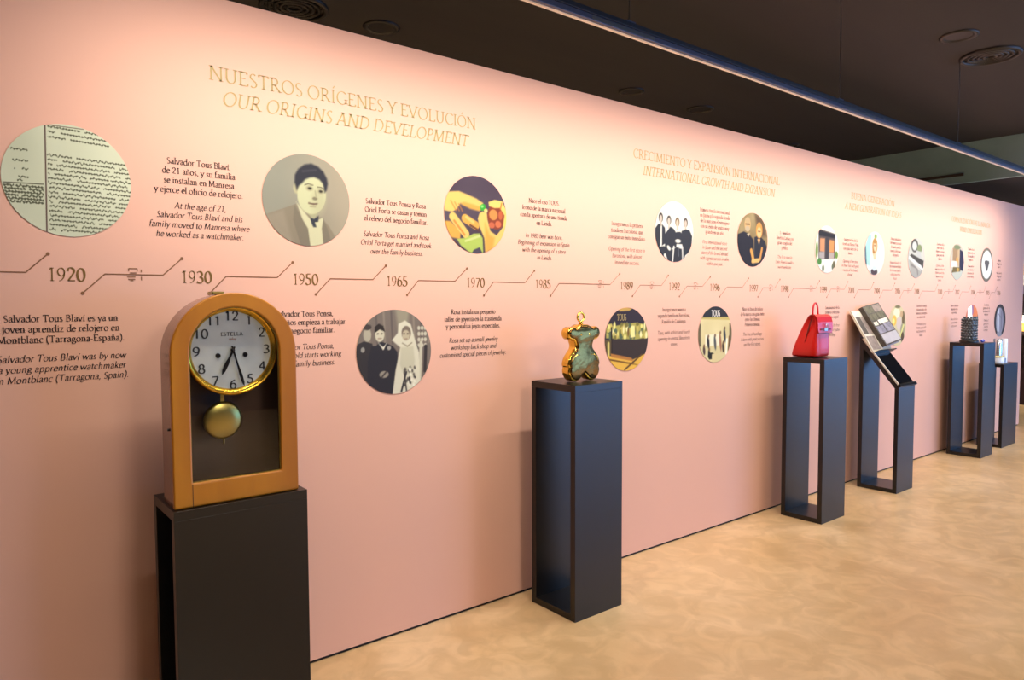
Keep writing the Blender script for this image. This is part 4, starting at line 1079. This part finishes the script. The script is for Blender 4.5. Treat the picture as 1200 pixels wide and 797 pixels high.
def off(P, d):
    n = len(P); R = []
    for i in range(n):
        a, b = P[i - 2], P[(i + 2) % n]
        dx, dy = b[0] - a[0], b[1] - a[1]
        L = math.hypot(dx, dy) or 1
        R.append((P[i][0] - dy / L * d, P[i][1] + dx / L * d))
    return R
def extr(prof, cx, cz, close=True):
    mb = MB()
    n = len(BP)
    for d, y in prof:
        mb.v += [(cx + u, y, cz + v) for u, v in off(BP, d)]
    for k in range(len(prof) - 1):
        for i in range(n):
            j = (i + 1) % n
            mb.f.append((k * n + i, k * n + j, (k + 1) * n + j, (k + 1) * n + i))
    if close:
        mb.f.append(tuple(range(n))); mb.f.append(tuple(range((len(prof) - 1) * n, len(prof) * n)))
    return mb
bx, bz = 2.590, 1.195
bear = thing('bear_bottle', 'shiny gold metal bear figure with a ring on its head, on the second pedestal', 'figurine', (bx, -.30, bz))
zmin = min(v for u, v in off(BP, -.0)) 
bz2 = bz - zmin + .001
extr([(.010, -.334), (.004, -.332), (.0, -.326), (.0, -.284), (.004, -.278), (.010, -.276)], bx, bz2).build('body', M['gold'], bear, smooth='auto')
extr([(.009, -.3342), (.0095, -.337), (.012, -.3395), (.016, -.3405)], bx, bz2).build('front_face', M['steel'], bear, smooth='auto')
MB().tube([(bx, -.305, bz + .292), (bx, -.305, bz + .318)], [.012, .008], 16).build('neck_stem', M['gold'], bear, smooth=True)
MB().tube([(bx + .023 * math.cos(a * PI / 14), -.305, bz + .334 + .023 * math.sin(a * PI / 14)) for a in range(28)], .0065, 10, closed=True).build('top_ring', M['gold'], bear, smooth=True)
for sx in (-1, 1):
    MB().tube([(bx + sx * (.052 + .040 * math.cos(a)), -.340, bz + .098 + .042 * math.sin(a)) for a in [PI * (0.05 + .75 * k / 10) for k in range(11)]][:8], .0028, 6).build('raised_arm_line', M['gold'], bear, smooth=True)
    MB().lathe([(0, -.003), (.006, -.002), (.007, 0)], (bx + sx * .03, -.3395, bz + .245), 'y', 12).build('rivet', M['gold'], bear, smooth=True)

# ------------------------------------------------------------------ red backpack
M['leather'] = mat('red_leather', (200, 18, 10), 0.38, bump=.06, bscale=120, coat=.1)
M['leather_dark'] = mat('dark_red_edge_and_crease', (110, 12, 14), 0.5)
M['nickel'] = mat('nickel_hardware', (190, 190, 198), 0.4, 1.0)
gx, gz = 5.044, 1.195
bag = thing('backpack', 'bright red leather backpack with top handle and metal lock', 'backpack', (gx, -.25, gz))
def body_section(z, yf, yb, hw, pinch, sag=0.0, n=40):
    P = []
    cy = (yf + yb) / 2; hy = (yb - yf) / 2
    for k in range(n):
        a = 2 * PI * k / n
        c, s = math.cos(a), math.sin(a)
        x = hw * (abs(c) ** .35) * (1 if c > 0 else -1)
        y = hy * (abs(s) ** .55) * (1 if s > 0 else -1)
        g = pinch * max(0, 1 - abs(s) * 1.6) * (1 if c > 0 else -1)
        P.append((gx + x - g, cy + y, gz + z))
    return P
secs = [(0, -.345, -.150, .106, 0), (.012, -.354, -.142, .115, 0), (.05, -.356, -.150, .116, .0), (.10, -.355, -.168, .114, .003), (.15, -.354, -.190, .112, .010), (.20, -.353, -.213, .109, .016),
        (.245, -.350, -.234, .106, .034), (.28, -.346, -.252, .101, .038), (.305, -.338, -.268, .094, .026), (.314, -.325, -.285, .085, .0)]
mb = MB()
for s in secs: mb.v += body_section(*s)
n = 40
for k in range(len(secs) - 1):
    for i in range(n):
        j = (i + 1) % n
        mb.f.append((k * n + i, k * n + j, (k + 1) * n + j, (k + 1) * n + i))
mb.f.append(tuple(range(n))); mb.f.append(tuple(range((len(secs) - 1) * n, len(secs) * n)))
mb.build('bag_body', M['leather'], bag, smooth='auto', subd=1)
# flap
fl = [(-.276, .300), (-.300, .318), (-.330, .318), (-.352, .300), (-.361, .262), (-.363, .215), (-.363, .182)]
mb = MB()
for i, (y, z) in enumerate(fl):
    hw = .100 + .008 * min(i, 4) / 4 - (.012 if i == 6 else 0)
    mb.v += [(gx - hw, y, gz + z), (gx + hw, y, gz + z), (gx + hw, y + .004, gz + z - .004), (gx - hw, y + .004, gz + z - .004)]
for k in range(len(fl) - 1):
    for i in range(4):
        j = (i + 1) % 4
        mb.f.append((4 * k + i, 4 * k + j, 4 * k + 4 + j, 4 * k + 4 + i))
mb.f += [(0, 1, 2, 3), (24, 25, 26, 27)]
fo = mb.build('flap', M['leather'], bag, bevel=.0015)
MB().box(gx - .097, gx + .097, -.3645, -.358, gz + .178, gz + .184).build('flap_edge', M['leather_dark'], fo)
MB().box(gx - .022, gx + .022, -.370, -.363, gz + .196, gz + .222).build('lock_plate', M['nickel'], fo, bevel=.003)
MB().tube([(gx - .013, -.373, gz + .222), (gx - .013, -.374, gz + .244), (gx, -.375, gz + .252), (gx + .013, -.374, gz + .244), (gx + .013, -.373, gz + .222)], .0032, 8).build('lock_shackle', M['nickel'], fo, smooth=True)
MB().box(gx - .075, gx + .075, -.3675, -.3635, gz + .203, gz + .216).build('lock_strap', M['leather_dark'], fo, bevel=.001)
hp = [(gx - .052 + .038 * (1 - math.cos(PI * k / 14)), -.29, gz + .305 + .098 * math.sin(PI * k / 14) ** .7) for k in range(15)]
mb = MB()
for x, y, z in hp: pass
MB().tube(hp, .0065, 10).build('top_handle', M['leather'], bag, smooth=True)
for sx in (-1, 1):
    MB().tube([(gx + sx * .05, -.272, gz + .30), (gx + sx * .055, -.211, gz + .20), (gx + sx * .06, -.166, gz + .10), (gx + sx * .06, -.150, gz + .03)], .005, 8).build('shoulder_strap', M['leather'], bag, smooth=True)
for sx in (-1, 1):  # dark tubes stand in for the shade in the gusset creases
    MB().tube([(gx + sx * .082, -.300, gz + .300), (gx + sx * .090, -.292, gz + .255), (gx + sx * .100, -.284, gz + .205), (gx + sx * .107, -.272, gz + .150), (gx + sx * .110, -.262, gz + .110)], [.002, .005, .006, .004, .001], 8).build('gusset_crease_shade', M['leather_dark'], bag, smooth=True)

# ------------------------------------------------------------------ dark studded tower on the fifth pedestal
M['grey_metal'] = mat('oxidised_silver', (112, 120, 126), 0.38, .6, noise=(20, (70, 74, 78), (1, 1, 1)))
M['dark_base'] = mat('black_base', (18, 16, 18), .3)
M['blue_glass'] = mat('blue_enamel', (40, 70, 220), .15, coat=.5)
tx, ty, tz = 8.352, -.215, 1.181
tw = thing('studded_tower', 'dark grey cylindrical tower of small studs on a black base', 'sculpture', (tx, ty, tz))
MB().lathe([(0, 0), (.088, 0), (.088, .012), (.080, .026), (0, .026)], (tx, ty, tz), n=40).build('base', M['dark_base'], tw, smooth='auto')
MB().lathe([(0, .026), (.066, .026), (.066, .245), (.058, .252), (0, .252)], (tx, ty, tz), n=36).build('core', M['grey_metal'], tw, smooth='auto')
stud = None
for r in range(8):
    for k in range(16):
        a = 2 * PI * (k + .5 * (r % 2)) / 16
        z = tz + .042 + r * .0275
        if stud is None:
            stud = MB().lathe([(0, -.0125), (.007, -.010), (.0095, 0), (.007, .010), (0, .0125)], (0, 0, 0), n=10).build('stud', M['grey_metal'], tw, smooth=True)
            stud.matrix_parent_inverse = Matrix.Identity(4)
            o = stud
        else:
            o = stud.copy(); C.objects.link(o)
        o.location = (.068 * math.cos(a), .068 * math.sin(a), z - tz)
for k in range(12):
    a = 2 * PI * k / 12
    MB().tube([(tx + .055 * math.cos(a), ty + .055 * math.sin(a), tz + .25), (tx + .055 * math.cos(a), ty + .055 * math.sin(a), tz + .268)], [.009, .003], 8).build('crown_point', M['grey_metal'], tw, smooth=True)
gem = MB().lathe([(0, 0), (.014, .002), (.020, .012), (.013, .026), (0, .032)], (8.478, -.300, 1.180), n=10).build('blue_stone', M['blue_glass'])
tag(gem, 'small bright blue stone beside the dark studded tower', 'ornament')

# ------------------------------------------------------------------ silver and glass bottle on the last pedestal
M['silver'] = mat('brushed_silver', (206, 206, 212), .25, .9)
M['white_gloss'] = mat('white_lacquer', (236, 238, 244), .2)
M['pale_gold'] = mat('pale_gold_label', (214, 202, 140), .35, .4)
M['grey_blue'] = mat('grey_blue_enamel', (110, 122, 146), .3)
vx, vy, vz = 9.155, -.24, .921
bt = thing('perfume_bottle', 'silver and white bottle with tall cylinder cap on the low far pedestal', 'bottle', (vx, vy, vz))
MB().lathe([(0, 0), (.060, 0), (.066, .008), (.066, .060), (.060, .074), (.040, .084), (0, .084)], (vx, vy, vz), n=40).build('bottle_body', M['white_gloss'], bt, smooth='auto')
MB().lathe([(.0668, .058), (.0672, .070), (.062, .078), (.058, .080)], (vx, vy, vz), n=40).build('shoulder_band', M['pale_gold'], bt, smooth=True)
MB().box(vx + .0, vx + .052, vy - .0655, vy - .04, vz + .008, vz + .052).build('front_label', M['grey_blue'], bt, bevel=.003)
MB().lathe([(0, .084), (.044, .084), (.044, .26), (.040, .268), (0, .268)], (vx - .012, vy, vz), n=36).build('silver_cap', M['silver'], bt, smooth='auto')
cyl = MB().lathe([(0, 0), (.030, 0), (.030, .262), (.027, .268), (0, .268)], (9.265, -.27, .921), n=30).build('white_cylinder', M['white_gloss'], None, smooth='auto')
tag(cyl, 'slim white cylinder box standing beside the silver-capped bottle', 'box')

# ------------------------------------------------------------------ lit shop shelf beyond the wall end
M['shelf'] = mat('dark_plum_cabinet', (44, 20, 26), .5)
M['box_yellow'] = mat('yellow_box', (240, 190, 90), .5)
M['box_white'] = mat('white_box', (240, 236, 226), .5)
M['box_violet'] = mat('violet_box', (120, 110, 140), .5)
sx0, sy0, sy1 = 13.0, -.2, 1.6
sh = thing('shop_shelf', 'dark plum shelving with warmly lit niches beyond the right end of the wall', 'shelving', (13.2, .7, 0))
MB().box(sx0 + .38, sx0 + .4, sy0, sy1, 0, 2.985).build('back_board', M['shelf'], sh)
for y in (sy0, sy1 - .03): MB().box(sx0, sx0 + .38, y, y + .03, 0, 2.985).build('side_board', M['shelf'], sh)
for z0, z1 in [(0, .55), (1.08, 1.14), (1.50, 1.72), (2.44, 2.985)]:
    MB().box(sx0, sx0 + .38, sy0 + .03, sy1 - .03, z0, z1).build('shelf_board', M['shelf'], sh)
items = [(1.72, .14, 'box_violet'), (1.86, .16, 'box_white'), (2.02, .17, 'box_yellow'), (2.19, .14, 'box_white'), (1.14, .13, 'box_yellow'), (1.27, .12, 'box_white')]
nm = {'box_violet': 'violet', 'box_white': 'white', 'box_yellow': 'yellow'}
for z, h, mm in items:
    for k in range(3):
        y = .25 + k * .30
        o = MB().box(sx0 + .05, sx0 + .30, y, y + .28, z + .0005, z + h - .0005).build('gift_box', M[mm], None, bevel=.004)
        lev = {1.72: 'at the bottom of the upper niche', 1.86: 'second from the bottom of the upper niche', 2.02: 'third from the bottom of the upper niche', 2.19: 'at the top of the upper niche', 1.14: 'at the bottom of the lower niche', 1.27: 'at the top of the lower niche'}[z]
        tag(o, '%s %s carton %s, far shop shelf' % (['right-hand', 'middle', 'left-hand'][k], nm[mm], lev), 'box', 'cartons on the shop shelf')
for z, zz in [(2.435, 1.9), (1.495, 1.2)]:
    area('niche_lamp', (sx0 + .02, .7, z - .01), (sx0 + .2, .7, zz - .2), 1.5, .03, 14, (1, .82, .55), 150)
